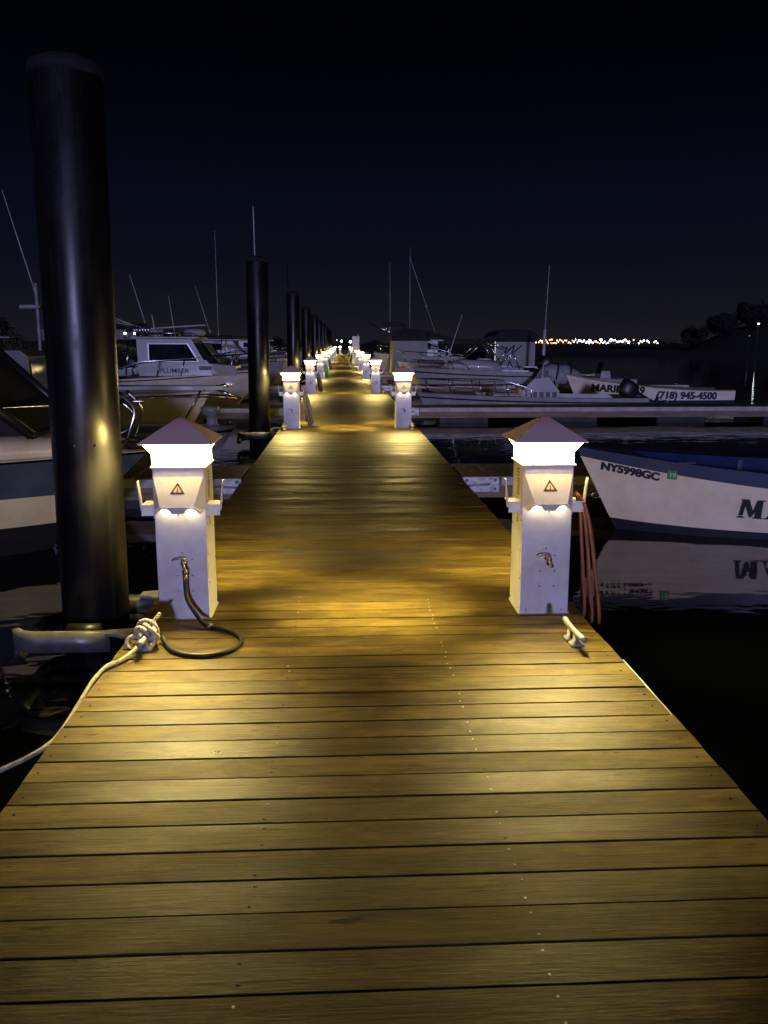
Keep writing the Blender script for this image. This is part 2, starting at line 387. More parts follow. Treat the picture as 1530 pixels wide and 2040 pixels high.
# ------------------------------------------------------------------ sky and moonlight
w = bpy.data.worlds.new('World'); sc.world = w; w.use_nodes = True
nt = w.node_tree; bg = nt.nodes['Background']
tc = N(nt, 'ShaderNodeTexCoord'); sp = N(nt, 'ShaderNodeSeparateXYZ'); nt.links.new(tc.outputs['Generated'], sp.inputs[0])
cr = N(nt, 'ShaderNodeValToRGB'); nt.links.new(sp.outputs['Z'], cr.inputs['Fac'])
stops = [(0, (.0102, .0098, .0135)), (.03, (.0074, .0074, .0112)), (.09, (.0036, .0042, .0100)), (.16, (.0021, .0029, .0082)), (.24, (.0010, .0014, .0036)), (.31, (.0006, .0008, .0015)), (1, (.0006, .0008, .0016))]
el = cr.color_ramp.elements
while len(el) < len(stops): el.new(.5)
for e, (p_, c_) in zip(el, stops): e.position = p_; e.color = (*c_, 1)
nt.links.new(cr.outputs['Color'], bg.inputs['Color']); bg.inputs['Strength'].default_value = 1.0

sun_d = bpy.data.lights.new('moonlight', 'SUN'); sun = bpy.data.objects.new('moonlight', sun_d); col.objects.link(sun)
sun_d.energy = 1.15; sun_d.angle = R(3); sun_d.color = (.50, .49, 1.0)
dirv = Vector((-.02, .99, -.085)); sun.rotation_euler = dirv.to_track_quat('-Z', 'Y').to_euler()

# ------------------------------------------------------------------ water and shores
wm = MB(); wm.add([(-1500, -60, WATER), (1500, -60, WATER), (1500, 3000, WATER), (-1500, 3000, WATER)], [(0, 1, 2, 3)])
tag(wm.build('water', M['water']), kind='structure')

def terrain(name, xs, ys, hfun):
    b = MB(); nx, ny = len(xs), len(ys); vs = [(x, y, hfun(x, y)) for y in ys for x in xs]
    fs = [(j * nx + i, j * nx + i + 1, (j + 1) * nx + i + 1, (j + 1) * nx + i) for j in range(ny - 1) for i in range(nx - 1)]
    b.add(vs, fs, 0, True); return tag(b.build(name, M['soil']), kind='structure')
def rs(a, b, n): return [a + (b - a) * i / (n - 1) for i in range(n)]
def hump(t): t = max(0., min(1., t)); return t * t * (3 - 2 * t)
# far bank straight ahead and to the right, a wooded rise on the right, an embankment with a road on the left
def far_h(x, y):
    edge = 128 + 10 * noise.noise((x * .03, 2, 0)) - max(0, x - 8) * .9
    edge = max(62, edge)
    return WATER - .5 + hump((y - edge) / 30) * 1.15 + hump((y - 150) / 200) * .25 + .12 * noise.noise((x * .08, y * .08, 1))
terrain('far_bank', rs(-40, 420, 90), rs(58, 640, 110), far_h)
def rise_h(x, y):
    return WATER - .6 + 5.4 * hump((x / y - .362) / .12) * hump((y - 118) / 22) * (1 - hump((y - 160) / 30)) + .4 * noise.noise((x * .05, y * .05, 3))
terrain('wooded_rise', rs(46, 190, 50), rs(112, 240, 40), rise_h)
def emb_h(x, y):
    return WATER - .6 + 2.6 * hump((-x - 18 + (y - 100) * .05) / 14) * hump((y - 84) / 22) + .2 * noise.noise((x * .06, y * .06, 5))
terrain('embankment', rs(-150, -8, 60), rs(78, 200, 40), emb_h)

# ------------------------------------------------------------------ trees
def crown_mb(seed, rx, rz, n, leaf):
    rnd = random.Random(seed); b = MB(); clumps = []
    for k in range(11):
        a = rnd.uniform(0, 6.28); q = rnd.uniform(.15, .75)
        clumps.append((Vector((math.cos(a) * rx * q, math.sin(a) * rx * q, rz * rnd.uniform(-.55, .85) * (1 - .4 * q))), rnd.uniform(.28, .5) * rx))
    for i in range(n):
        c, cr_ = rnd.choice(clumps)
        d = Vector((rnd.gauss(0, 1), rnd.gauss(0, 1), rnd.gauss(0, .8))).normalized() * cr_ * rnd.uniform(.35, 1.08)
        p = c + d; s_ = leaf * rnd.uniform(.6, 1.4)
        u = Vector((rnd.gauss(0, 1), rnd.gauss(0, 1), rnd.gauss(0, 1))).normalized(); v = u.orthogonal().normalized()
        b.add([p - u * s_, p + v * s_ * .5, p + u * s_, p - v * s_ * .5], [(0, 1, 2, 3)])
    return b
def make_tree(name, loc, seed, h, rx, rz, n, leaf, mleaf, label, cat='tree', group=None):
    t = empty(name, loc, 0, label, cat, group)
    crn = crown_mb(seed, rx, rz, n, leaf).build('crown', mleaf, t, recalc=False); crn.location = (0, 0, h)
    tb = MB(); rnd = random.Random(seed)
    tb.tube([(0, 0, -.3), (rnd.uniform(-.1, .1), 0, h * .45), (rnd.uniform(-.2, .2), .1, h * 1.05)], .05 * h, 7, taper=.4)
    for k in range(5):
        a = k * 1.3 + seed; tb.tube([(0, 0, h * (.45 + .08 * k)), (math.cos(a) * rx * .35, math.sin(a) * rx * .35, h * (.7 + .06 * k)), (math.cos(a) * rx * .6, math.sin(a) * rx * .6, h * (.85 + .07 * k))], .02 * h, 5, taper=.4)
    tb.build('trunk', M['bark'], t); return t

kinds = [(1.7, 2.5, 1.9, 1900, .20), (2.2, 3.2, 2.2, 2300, .23), (1.2, 2.6, 1.4, 1700, .19)]
protos = []
ORD = ['first', 'second', 'third', 'fourth', 'fifth', 'sixth', 'seventh', 'eighth', 'ninth', 'tenth', 'eleventh', 'twelfth', 'thirteenth', 'fourteenth', 'fifteenth', 'sixteenth', 'seventeenth', 'eighteenth', 'nineteenth', 'twentieth']
GR = 'dark trees on the wooded rise'
rt = [(49, 142, 2, .42), (52, 139, 2, .62), (54.5, 143, 2, .85), (56.5, 138, 0, .92), (58.5, 144, 1, .80), (61, 138, 1, .82), (63.5, 145, 1, .88), (65.5, 138, 1, .86), (67.5, 143, 1, .98), (70, 138, 1, 1.02), (73, 145, 1, 1.1), (76, 138, 1, 1.1), (80, 146, 1, 1.2), (86, 139, 1, 1.2), (60, 134, 2, .8), (64, 133, 0, .7), (68.5, 133, 2, .9), (72, 132, 0, .8)]
for i, (x, y, k, s_) in enumerate(rt):
    h, rx, rz, n, lf = kinds[k]
    lab = ORD[i] + ' dark tree from the low end of the wooded rise beyond the water'
    if len([p for p in protos if p[0] == k]) == 0:
        t = make_tree('dark_tree', (0, 0, 0), 11 + k, h, rx, rz, n, lf, M['leaf'], lab, group=GR); protos.append((k, t))
    else:
        t = copy_tree([p for p in protos if p[0] == k][0][1]); t['label'] = lab
    t.location = (x, y, rise_h(x, y)); t.scale = (s_, s_, s_ * .95); t.rotation_euler.z = i * 1.7
# left bank trees
GL = 'dark trees on the left embankment'
lt = [(-62, 128, 1, 1.0), (-55, 135, 0, 1.0), (-49, 126, 0, .9), (-44, 139, 1, .8), (-39.5, 131, 0, 1.25), (-35, 137, 2, .8), (-30.5, 126, 0, .62), (-27, 137, 2, .75), (-23.5, 128, 0, .60), (-20, 140, 2, .8), (-16, 131, 0, .55), (-12, 150, 2, .9), (-7.5, 152, 0, .65), (-3, 155, 2, .6), (1, 158, 0, .55), (5.5, 156, 2, .55), (10, 160, 0, .6)]
for i, (x, y, k, s_) in enumerate(lt):
    t = copy_tree([p for p in protos if p[0] == k][0][1]); t['group'] = GL
    t['label'] = ORD[i] + ' dark tree along the far bank, counted from the roadside wall\'s side'
    z = max(emb_h(x, y), far_h(x, y) if x > -40 else -9, WATER)
    t.location = (x, y, z); t.scale = (s_ * 1.15, s_, s_); t.rotation_euler.z = i * 2.1
# nearer leafy bushes at the far left
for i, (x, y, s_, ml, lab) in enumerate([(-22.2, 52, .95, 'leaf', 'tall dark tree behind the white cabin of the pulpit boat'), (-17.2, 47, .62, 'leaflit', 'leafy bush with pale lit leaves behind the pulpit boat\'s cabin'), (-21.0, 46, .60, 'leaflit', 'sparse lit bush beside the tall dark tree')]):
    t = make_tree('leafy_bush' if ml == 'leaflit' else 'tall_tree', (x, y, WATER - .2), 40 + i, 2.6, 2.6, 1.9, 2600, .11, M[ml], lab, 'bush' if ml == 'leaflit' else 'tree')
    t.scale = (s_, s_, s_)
def bank_h(x, y):
    return WATER - .6 + 1.0 * hump((-x - 12) / 6) * hump((y - 40) / 8)
terrain('left_bank', rs(-60, -10, 30), rs(38, 90, 30), bank_h)

# ------------------------------------------------------------------ the dock
X0, X1 = -1.117, 1.322; PITCHB = .146; YEND = 114.8; YST = -7.0
dock = empty('dock', (0, 0, 0), 0, 'long wooden plank dock lined on both edges with lit lamp pedestals', 'dock')
b = MB(); i0 = int(YST / PITCHB); rnd = random.Random(3)
for i in range(i0, int(YEND / PITCHB)):
    y0 = .003 + i * PITCHB; gap = rnd.uniform(.006, .010); j = rnd.uniform(-.004, .004)
    right = X1 + (.016 if y0 < 3.2 else 0)
    if i == 22: gap = .014
    near = y0 < 16
    dz = rnd.uniform(-.002, .002) if near else 0
    b.box(((X0 + right) / 2 + j, y0 + PITCHB / 2, -.016 + dz), (right - X0, PITCHB - gap, .032), 0, rot=Matrix.Rotation(rnd.uniform(-.0009, .0009), 3, 'Z') if near else None, bev=.0014 if near else 0)
deckb = b
for x in (X0 + .03, X1 - .03, -.5, .1, .7):
    b = MB(); b.box((x, (YST + YEND) / 2, -.036 - .08), (.05, YEND - YST, .155)); b.build('stringer', M['fascia'], dock)
y = YST + 1
while y < YEND - 3:
    b = MB(); b.box(((X0 + X1) / 2, y + 1.1, WATER - .02), (X1 - X0 - .3, 2.2, .34), bev=.03); y += 3.5
    b.build('float_box', M['float'], dock)
# screws: two rows down the deck, two a plank
b = deckb
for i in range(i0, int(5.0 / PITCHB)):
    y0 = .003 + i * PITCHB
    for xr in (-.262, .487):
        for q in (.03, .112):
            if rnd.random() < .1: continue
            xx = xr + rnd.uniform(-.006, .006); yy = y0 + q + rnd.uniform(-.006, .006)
            b.lathe([(.0044, -.006), (.0044, .0004), (.0036, .0010), (.002, .0008)], (xx, yy, .0005), 8, mi=1 if rnd.random() < (.30 if xr < 0 else .88) else 2)  # glint-coloured heads favoured in one row, dark heads in the other
    for xr in (X0 + .04, X1 - .04):
        b.lathe([(.0045, -.006), (.0045, .0028)], (xr + rnd.uniform(-.01, .01), y0 + .07 + rnd.uniform(-.03, .03), .0005), 6, mi=2)
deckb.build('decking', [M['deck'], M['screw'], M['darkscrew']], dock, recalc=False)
b = MB(); b.box((X1 + .005, 3.52, -.010), (.006, .62, .026)); b.build('edge_strip', M['bumper'], dock)

# ------------------------------------------------------------------ finger piers
def finger(sign, yc, length, label, wide=1.05):
    xs = X1 if sign > 0 else X0
    root = empty('finger_pier', (xs + sign * .012, yc, 0), 0, label, 'finger pier', 'finger piers branching off the dock')
    b = MB(); n = int(length / .30)
    for i in range(n): b.box((sign * (.02 + (i + .5) * .30), 0, -.016), (.292, wide - .06, .030), bev=.003 if yc < 25 else 0)
    b.build('decking', M['finger'], root)
    for sy in (-1, 1):
        f = MB(); f.box((sign * length / 2, sy * (wide / 2 - .02), -.14), (length - .02, .04, .20)); f.build('fascia', M['fascia'], root)
        g = MB(); yy = sy * (wide / 2 + .012)
        x_a = .45
        g.prism([(sy * (wide / 2 + .001), -.005), (sy * (wide / 2 + .02), -.006), (sy * (wide / 2 + .03), -.03), (sy * (wide / 2 + .018), -.05), (sy * (wide / 2 + .03), -.07), (sy * (wide / 2 + .02), -.098), (sy * (wide / 2 + .001), -.10)], 'x', sign * x_a, sign * length)
        g.build('bumper', M['bumper'], root)
        p = MB(); p.box((sign * .22, sy * (wide / 2 + .006), -.09), (.42, .012, .175), bev=.004)
        for bx, bz in ((.06, -.04), (.38, -.04), (.38, -.14), (.06, -.14)):
            p.lathe([(.019, 0), (.019, .008), (.011, .008), (.011, .018)], (sign * bx, sy * (wide / 2 + .012), bz), 8, rot=Matrix.Rotation(R(90 * sy) * -1, 3, 'X'))
        p.tube([(sign * .04, sy * (wide / 2 + .02), -.105), (sign * .32, sy * (wide / 2 + .02), -.085)], .012, 6)
        p.build('bracket_plate', M['galv'], root)
    x = .9
    while x < length - 1:
        fl = MB(); fl.box((sign * (x + .6), 0, WATER - .02), (1.2, wide - .25, .34), bev=.03); x += 2.6
        fl.build('float_box', M['float'], root)
    return root
for k, y in enumerate((10.07, 20.5, 30.9, 41.5, 52.0)):
    finger(1, y, 11 if k else 7.5, ORD[k] + ' finger pier on the side of the open skiffs, counted from the orange hose')
    finger(-1, y, 9, ORD[k] + ' finger pier on the pile side of the dock, counted from the knotted rope')

# ------------------------------------------------------------------ lamp pedestals
HW = .1375
def make_pedestal():
    r_ = empty('lamp_pedestal', (0, 0, 0))
    # column: four panels as one folded box, with small feet flange
    b = MB(); b.box((0, 0, .42), (2 * HW, 2 * HW, .83), bev=.004); b.box((0, 0, .004), (2 * HW + .012, 2 * HW + .012, .008)); b.build('column', M['ped'], r_)
    # access panel and its screws, base screws
    b = MB(); b.box((.012, -HW - .001, .265), (.098, .0022, .235)); b.build('access_panel', M['ped'], r_)
    b = MB(); rx = Matrix.Rotation(R(90), 3, 'X')
    for x, z in ((.0, .375), (-.028, .335), (.052, .335), (-.028, .245), (.052, .245), (-.028, .16), (.052, .16)): b.lathe([(.0042, 0), (.0038, .003)], (x, -HW - .002, z), 8, rot=rx)
    for x in (-.1, .1): b.lathe([(.0042, 0), (.0038, .003)], (x, -HW, .022), 8, rot=rx)
    for sx in (-1, 1):
        ry = Matrix.Rotation(R(90 * sx), 3, 'Y')
        for yy, z in ((-.115, .03), (.115, .03), (-.118, .20), (.118, .29), (-.118, .36), (.118, .47), (-.118, .53)): b.lathe([(.004, 0), (.0036, .003)], (sx * HW, yy, z), 8, rot=ry)
    b.build('panel_screw', M['darkscrew'], r_)
    # louvre slots, a plate and a label on both side panels
    b = MB()
    for sx in (-1, 1):
        for q in range(5): b.box((sx * (HW + .0008), -.01, .80 - q * .017), (.0016, .055, .006))
        b.box((sx * (HW + .0008), -.005, .835), (.0016, .06, .014))
    b.build('louvre', M['vent'], r_)
    b = MB()
    for sx in (-1, 1):
        b.box((sx * (HW + .0008), -.02, .70), (.0016, .05, .09))
        for q in range(4): b.box((sx * (HW + .0008), -.03 + .004 * q, .545 - q * .013), (.0016, .05, .007))
    b.build('side_marking', M['mark'], r_)
    # head: lip, translucent lens (straight collar, then flaring to the eave), roof
    b = MB(); b.box((0, 0, .838), (2 * HW + .022, 2 * HW + .022, .010), bev=.002); b.build('lip', M['ped'], r_)
    b = MB(); q = .1375; q2 = .174
    z0, z1, z2 = .843, .912, .962
    rings = [[(-a, -a, z), (a, -a, z), (a, a, z), (-a, a, z)] for a, z in ((q, z0), (q, z1), (q2, z2))]
    b.loft(rings[:2], caps=False, smooth=False); b.loft(rings[1:], mi=1, caps=False, smooth=False); b.build('lens', [M['lens'], M['lensflare']], r_)
    b = MB(); e = .196; t_ = .018
    rings = [[(-a, -a, z), (a, -a, z), (a, a, z), (-a, a, z)] for a, z in ((e - .01, .9635), (e, .966), (e, .971), (t_, 1.089), (t_ * .5, 1.092))]
    b.loft(rings, smooth=False); b.build('roof', M['pedroof'], r_)
    # receptacle hood, front and back
    for sgn in (-1, 1):
        b = MB(); yo = sgn * HW; o = sgn
        A = [(-.128, yo + o * .006, .832), (.128, yo + o * .006, .832), (.131, yo + o * .012, .790), (-.131, yo + o * .012, .790)]
        Bq = [(-.088, yo + o * .092, .640), (.088, yo + o * .092, .640)]
        C = [(-.137, yo + o * .004, .612), (.137, yo + o * .004, .612), (-.137, yo, .83), (.137, yo, .83)]
        # lower front skirt with two arches over the lamps
        vs = A + Bq + C
        fs = [(0, 1, 2, 3), (3, 2, 5, 4), (3, 4, 6), (2, 7, 5), (0, 3, 6, 8), (1, 9, 7, 2)]
        b.add(vs, fs)
        sk = []; up = []
        for i in range(25):
            t = i / 24; x = -.088 + .176 * t
            arch = .0
            for c0 in (-.050, .050): arch = max(arch, .026 * max(0, 1 - ((x - c0) / .025) ** 2) ** .5)
            sk.append((x * 1.42, yo + o * .074, .600 + arch)); up.append((x, yo + o * .091, .639))
        n = 25; b.add(up + sk, [(i, i + 1, n + i + 1, n + i) for i in range(n - 1)])
        b.add([up[0], sk[0], (-.137, yo + o * .004, .612)], [(0, 1, 2)]); b.add([up[-1], sk[-1], (.137, yo + o * .004, .612)], [(0, 1, 2)])
        b.tube([(0, yo + o * .05, .61), (0, yo + o * .05, .585)], .004, 6)
        b.build('hood', M['ped'], r_)
        for x, sx, sz in ((-.066, .027, .020), (.066, .027, .020), (0, .016, .004)):
            b = MB(); prof = [(max(.002, math.cos(a) * 1), math.sin(a)) for a in [R(-90 + 18 * k) for k in range(11)]]
            vs0 = MB().lathe(prof, n=12); b.add([(x + v[0] * sx, yo + o * .040 + v[1] * .018, .607 + v[2] * sz) for v in vs0.v], vs0.f, 0, True)
            b.build('downlight', M['bulb'], r_)
    # warning sticker on the front hood's slope
    p0 = Vector((0, -HW - .012, .790)); p1 = Vector((0, -HW - .092, .640)); dn = (p1 - p0).normalized(); nr = Vector((0, -1, 0)); nr = (nr - dn * nr.dot(dn)).normalized()
    cst = p0 + dn * .072
    def S(u, v, h): return cst + Vector((u, 0, 0)) - dn * v + nr * h
    b = MB(); s_ = .040
    tri = lambda k, h: [S(-s_ * k, -s_ * .62 * k - .002, h), S(s_ * k, -s_ * .62 * k - .002, h), S(0, s_ * 1.05 * k - .002, h)]
    b.add(tri(1, .0012), [(0, 1, 2)], 0)
    def bar(a, c, w_, h, mi):
        a = Vector(a); c = Vector(c); d = (c - a).normalized(); pz = Vector((-d.y, d.x)) * w_
        b.add([S(*(a + pz), h), S(*(a - pz), h), S(*(c - pz), h), S(*(c + pz), h)], [(0, 1, 2, 3)], mi)
    V0, V1, V2 = Vector((-s_ * .80, -s_ * .53)), Vector((s_ * .80, -s_ * .53)), Vector((0, s_ * .80))
    for a, c in ((V0, V1), (V1, V2), (V2, V0)): bar(a.lerp(c, .27), a.lerp(c, .73), .0052, .0018, 1)
    b.add(tri(.56, .0024), [(0, 1, 2)], 2)
    bar((-.001, -.016), (.001, .004), .0035, .003, 1); bar((-.001, .007), (.001, .012), .003, .003, 1); bar((-.008, -.017), (.008, -.017), .0022, .0032, 1)
    b.build('warning_sticker', [M['grn'], M['org'], M['stw']], r_)
    # folded side brackets (hose and cable hooks)
    for sx in (-1, 1):
        b = MB(); x0 = sx * HW; x1 = sx * (HW + .072)
        lo, hi = min(x0, x1), max(x0, x1); th = .003
        b.box(((lo + hi) / 2, -.055, .632), (hi - lo, .13, th)); b.box(((lo + hi) / 2, -.119, .603), (hi - lo, th, .058))
        b.box((x0 + sx * .004, -.119, .60), (.006, .006, .08))
        b.prism([(x1, .602), (x1 + sx * .004, .602), (x1 + sx * .020, .760), (x1 + sx * .016, .762), (x1 + sx * .000, .632)], 'y', -.115, -.075)
        b.build('side_bracket', M['ped'], r_)
    # tap: flange, body, lever, spout
    b = MB(); tx, tz = .012, .325; rx = Matrix.Rotation(R(90), 3, 'X')
    b.lathe([(.020, 0), (.020, .004), (.011, .006), (.010, .030), (.014, .034), (.014, .052), (.009, .056)], (tx, -HW - .002, tz), 12, rot=rx)
    b.tube([(tx, -HW - .04, tz), (tx + .002, -HW - .055, tz - .012), (tx + .010, -HW - .062, tz - .034)], .0095, 10)
    b.lathe([(.0125, -.006), (.0125, .008)], (tx + .010, -HW - .062, tz - .036), 10)
    tap = b.build('tap', M['brass'], r_)
    b = MB(); b.tube([(tx, -HW - .042, tz + .012), (tx, -HW - .042, tz + .024)], .005, 8); b.tube([(tx + .006, -HW - .042, tz + .025), (tx - .03, -HW - .044, tz + .027), (tx - .062, -HW - .046, tz + .016)], .0045, 8)
    b.build('lever', M['galv'], tap)
    # the lamp inside the head
    ld = bpy.data.lights.new('pedestal_lamp', 'POINT'); ld.energy = PW; ld.color = (1, .75, .24); ld.shadow_soft_size = .075
    lo_ = bpy.data.objects.new('pedestal_lamp', ld); col.objects.link(lo_); lo_.parent = r_; lo_.location = (0, 0, .935)
    # unseen lights added under the four eaves to pool light on the planks
    sd = bpy.data.lights.new('added_pool_light', 'AREA'); sd.shape = 'RECTANGLE'; sd.size = .30; sd.size_y = .012; sd.energy = PS; sd.spread = R(71); sd.color = (1, .78, .26)
    sd2 = sd.copy(); sd2.energy = PS * .8
    for k in range(4):
        a = R(90 * k); so = bpy.data.objects.new('added_pool_light', sd if k % 2 == 0 else sd2); col.objects.link(so); so.parent = r_
        so.location = (.186 * math.sin(a), -.186 * math.cos(a), .956)
        dv = Vector((math.sin(a) * math.sin(R(44)), -math.cos(a) * math.sin(R(44)), -math.cos(R(44))))
        so.rotation_euler = dv.to_track_quat('-Z', 'Y').to_euler() if k % 2 == 0 else dv.to_track_quat('-Z', 'Y').to_euler()
    return r_
PS = 11.5
PW = 52.0
ped = make_pedestal()
GP = 'lamp pedestals along the dock'
extraL = {0: ', black hose on tap', 1: ', grey cable on hook', 2: ', dark cable coil', 3: ', green hose', 4: ', dark hose coil'}
extraR = {0: ', orange hose on hook'}
pedL = []; pedR = []
jig = random.Random(9)
for k in range(11):
    Y = 4.70 + 10.6 * k
    for side in (0, 1):
        o = ped if (k == 0 and side == 0) else copy_tree(ped)
        x = ((-.877, -.902, -.955) + (-.94,) * 9)[k] if side == 0 else ((1.111, 1.064, .985) + (.99,) * 9)[k]
        o.location = (x, Y + (jig.uniform(-.04, .04) if k else 0), 0); o.rotation_euler.z = R(jig.uniform(-1.5, 1.5)) if k else 0
        nm = ORD[k] + (' lit pedestal in the row beside the black piles' if side == 0 else ' lit pedestal in the row across from the piles')
        tag(o, nm + (extraL if side == 0 else extraR).get(k, ''), 'lamp pedestal', GP)
        (pedL if side == 0 else pedR).append(o)
o = copy_tree(ped); o.location = (-.30, 113.6, 0); tag(o, 'lone lit pedestal standing mid-width at the very end of the dock', 'lamp pedestal', GP)

# ------------------------------------------------------------------ piles and pile guides
def make_pile():
    r_ = empty('mooring_pile', (0, 0, 0))
    b = MB(); b.lathe([(.19, WATER - 2.5), (.19, 2.90), (.182, 2.915)], n=40); b.build('sleeve', M['pile'], r_)
    b = MB(); b.lathe([(.193, 2.86), (.194, 2.90), (.185, 2.925), (.12, 2.955), (.02, 2.975)], n=40); b.build('cap', M['canvas'], r_)
    b = MB()
    for a, z in ((-60, .93), (-95, .93), (-110, 2.35)):
        b.lathe([(.009, 0), (.007, .006)], (.19 * math.cos(R(a)), .19 * math.sin(R(a)), z), 8, rot=Matrix.Rotation(R(90), 3, 'Y').to_4x4().to_3x3() if False else Vector((math.cos(R(a)), math.sin(R(a)), 0)).to_track_quat('Z', 'Y').to_matrix())
    b.build('bolt', M['black'], r_)
    return r_
def make_guide():
    r_ = empty('pile_guide', (0, 0, 0))
    # rounded frame in plan round the pile, open towards the dock (+x)
    pts = []
    xr, xl, yn, yf, rad = .33, -.36, -.42, .25, .15
    pts += [(xr - .14, yn, 0), (0, yn, 0), (xl + rad, yn, 0)]
    for k in range(1, 7): a = R(-90 - 15 * k); pts.append((xl + rad + rad * math.cos(a), yn + rad + rad * math.sin(a), 0))
    pts += [(xl, -.05, 0)]
    for k in range(0, 7): a = R(180 - 15 * k); pts.append((xl + rad + rad * math.cos(a), yf - rad + rad * math.sin(a), 0))
    pts += [(.1, yf, 0), (xr, yf, 0)]
    P = [Vector(p) for p in pts]; rings = []
    for i, p in enumerate(P):
        t = (P[min(i + 1, len(P) - 1)] - P[max(i - 1, 0)]).normalized(); nr = Vector((t.y, -t.x, 0))
        prof = [(-.03, .055), (.012, .055), (.034, .038), (.040, -.0), (.034, -.04), (.012, -.055), (-.03, -.055)]
        rings.append([p - nr * u * -1 + Vector((0, 0, z)) for u, z in prof])
    b = MB(); b.loft(rings[:7], smooth=True); b.build('front_rail', M['guide'], r_)
    low = [[Vector(p) - Vector((0, 0, .10)) for p in rg] for rg in rings[6:]]
    b = MB(); b.loft(low, smooth=True); b.build('frame', M['float'], r_)
    b = MB(); b.loft(rings[-4:], smooth=True); b.build('back_rail', M['guide'], r_)
    b = MB(); b.prism([(xr - .16, yn - .03), (xr + .02, yn - .12), (xr + .06, yn + .07), (xr - .16, yn + .03)], 'z', .04, .052); b.build('mounting_plate', M['galv'], r_); b = MB()
    b.prism([(xr - .12, yf - .05), (xr + .05, yf - .13), (xr + .05, yf + .08), (xr - .12, yf + .04)], 'z', .058, .07)
    b.build('mounting_plate', M['galv'], r_)
    for (x, y, rz) in ((0, -.255, 0), (0, .0 + .19 + .012, 0)):
        g = MB(); g.tube([(-.09, y - (.0 if y < 0 else -.02), .0), (.09, y - (.0 if y < 0 else -.02), .0)], .045, 12); g.build('roller', M['black'], r_)
    return r_
pile = make_pile(); guide = make_guide()
for k in range(11):
    Y = 4.97 + 10.6 * k; x = -1.475 - (.02 if k else 0)
    o = pile if k == 0 else copy_tree(pile); o.location = (x + jig.uniform(-.03, .03) * (k > 0), Y, 0); o.rotation_euler.z = k * .3
    if k == 0: o.rotation_euler = (0, R(.55), 0)
    tag(o, ORD[k] + ' tall black mooring pile in the pile row, counted from the knotted rope', 'mooring pile', 'black piles beside the dock')
    g = guide if k == 0 else copy_tree(guide); g.location = (x, Y, -.115)
    tag(g, 'grey metal guide frame around the ' + ORD[k] + ' black pile from the knotted rope', 'pile guide', 'pile guides fixed to the dock')

# ------------------------------------------------------------------ cleats, ropes and hoses
def make_cleat():
    r_ = empty('dock_cleat', (0, 0, 0))
    b = MB(); b.tube([(0, -.165, .072), (0, -.12, .066), (0, 0, .062), (0, .12, .066), (0, .165, .072)], .0155, 10); b.build('horn', M['galv'], r_)
    b = MB()
    for y in (-.045, .045):
        b.loft([[(x * s, y + yy * s, z) for x, yy in ((-.034, -.03), (.034, -.03), (.034, .03), (-.034, .03))] for s, z in ((1, .002), (.95, .012), (.5, .024), (.42, .060))])
    b.build('foot', M['galv'], r_)
    return r_
cl = make_cleat()
spots = [((1.155, 4.085), 'galvanised dock cleat in front of the pedestal with the orange hose'), ((-.985, 4.12), 'galvanised dock cleat under the knotted white rope')]
for k in (1, 2, 3, 4):
    spots.append(((-1.02, 4.70 + 10.6 * k - .45), 'small dock cleat at the foot of the ' + ORD[k] + ' pedestal on the pile side'))
    spots.append(((1.20, 4.70 + 10.6 * k - .45), 'small dock cleat at the foot of the ' + ORD[k] + ' pedestal across from the piles'))
for i, ((x, y), lab) in enumerate(spots):
    o = cl if i == 0 else copy_tree(cl); o.location = (x, y, 0); o.rotation_euler.z = R(2) if i == 0 else R(jig.uniform(-8, 8))
    tag(o, lab, 'cleat', 'dock cleats')

def twisted(b, path, r, turns):
    """three-strand laid rope along a path"""
    P = [Vector(p) for p in path]; L = [0]
    for i in range(1, len(P)): L.append(L[-1] + (P[i] - P[i - 1]).length)
    nrm = None; frames = []
    for i, p in enumerate(P):
        t = (P[min(i + 1, len(P) - 1)] - P[max(i - 1, 0)]).normalized()
        if nrm is None: nrm = t.orthogonal().normalized()
        nrm = (nrm - t * nrm.dot(t)).normalized(); frames.append((p, nrm.copy(), t.cross(nrm)))
    for s in range(3):
        pts = []
        for (p, n1, n2), l in zip(frames, L):
            a = l * turns * 2 * math.pi + s * 2 * math.pi / 3
            pts.append(p + (n1 * math.cos(a) + n2 * math.sin(a)) * r * .52)
        b.tube(pts, r * .56, 6)
def dense(pts, step):
    P = spline(pts, 24); out = [P[0]]
    for p in P[1:]:
        if (p - out[-1]).length >= step: out.append(p)
    return out
rp = empty('mooring_rope', (-.99, 4.12, 0), 0, 'white twisted mooring rope knotted on a cleat and trailing over the dock edge', 'rope')
b = MB()
twisted(b, [p - Vector((-.99, 4.12, 0)) for p in dense([(-.99, 4.06, .06), (-1.02, 3.98, .03), (-1.06, 3.89, .018), (-1.105, 3.82, .016), (-1.135, 3.70, -.005), (-1.145, 3.5, -.035), (-1.155, 3.32, -.06), (-1.19, 3.18, -.075), (-1.31, 3.03, -.09), (-1.5, 2.86, -.12), (-1.9, 2.55, -.22), (-2.4, 2.2, -.36)], .006)], .0105, 24)
b.build('trailing_line', M['rope'], rp)
b = MB(); kr = random.Random(21)
for q in range(9):
    c = Vector((kr.uniform(-.025, .045), kr.uniform(-.03, .10), kr.uniform(.035, .085))); ax = Vector((kr.uniform(-1, 1), kr.uniform(-1, 1), kr.uniform(-.3, 1))).normalized(); u = ax.orthogonal().normalized(); v = ax.cross(u)
    ra, rb = kr.uniform(.03, .055), kr.uniform(.022, .05)
    pts = []
    for i in range(46):
        a = i / 46 * 6.6
        p = c + u * math.cos(a) * ra + v * math.sin(a) * rb; p.z = max(.013, p.z); pts.append(p)
    twisted(b, pts, .0125, 22)
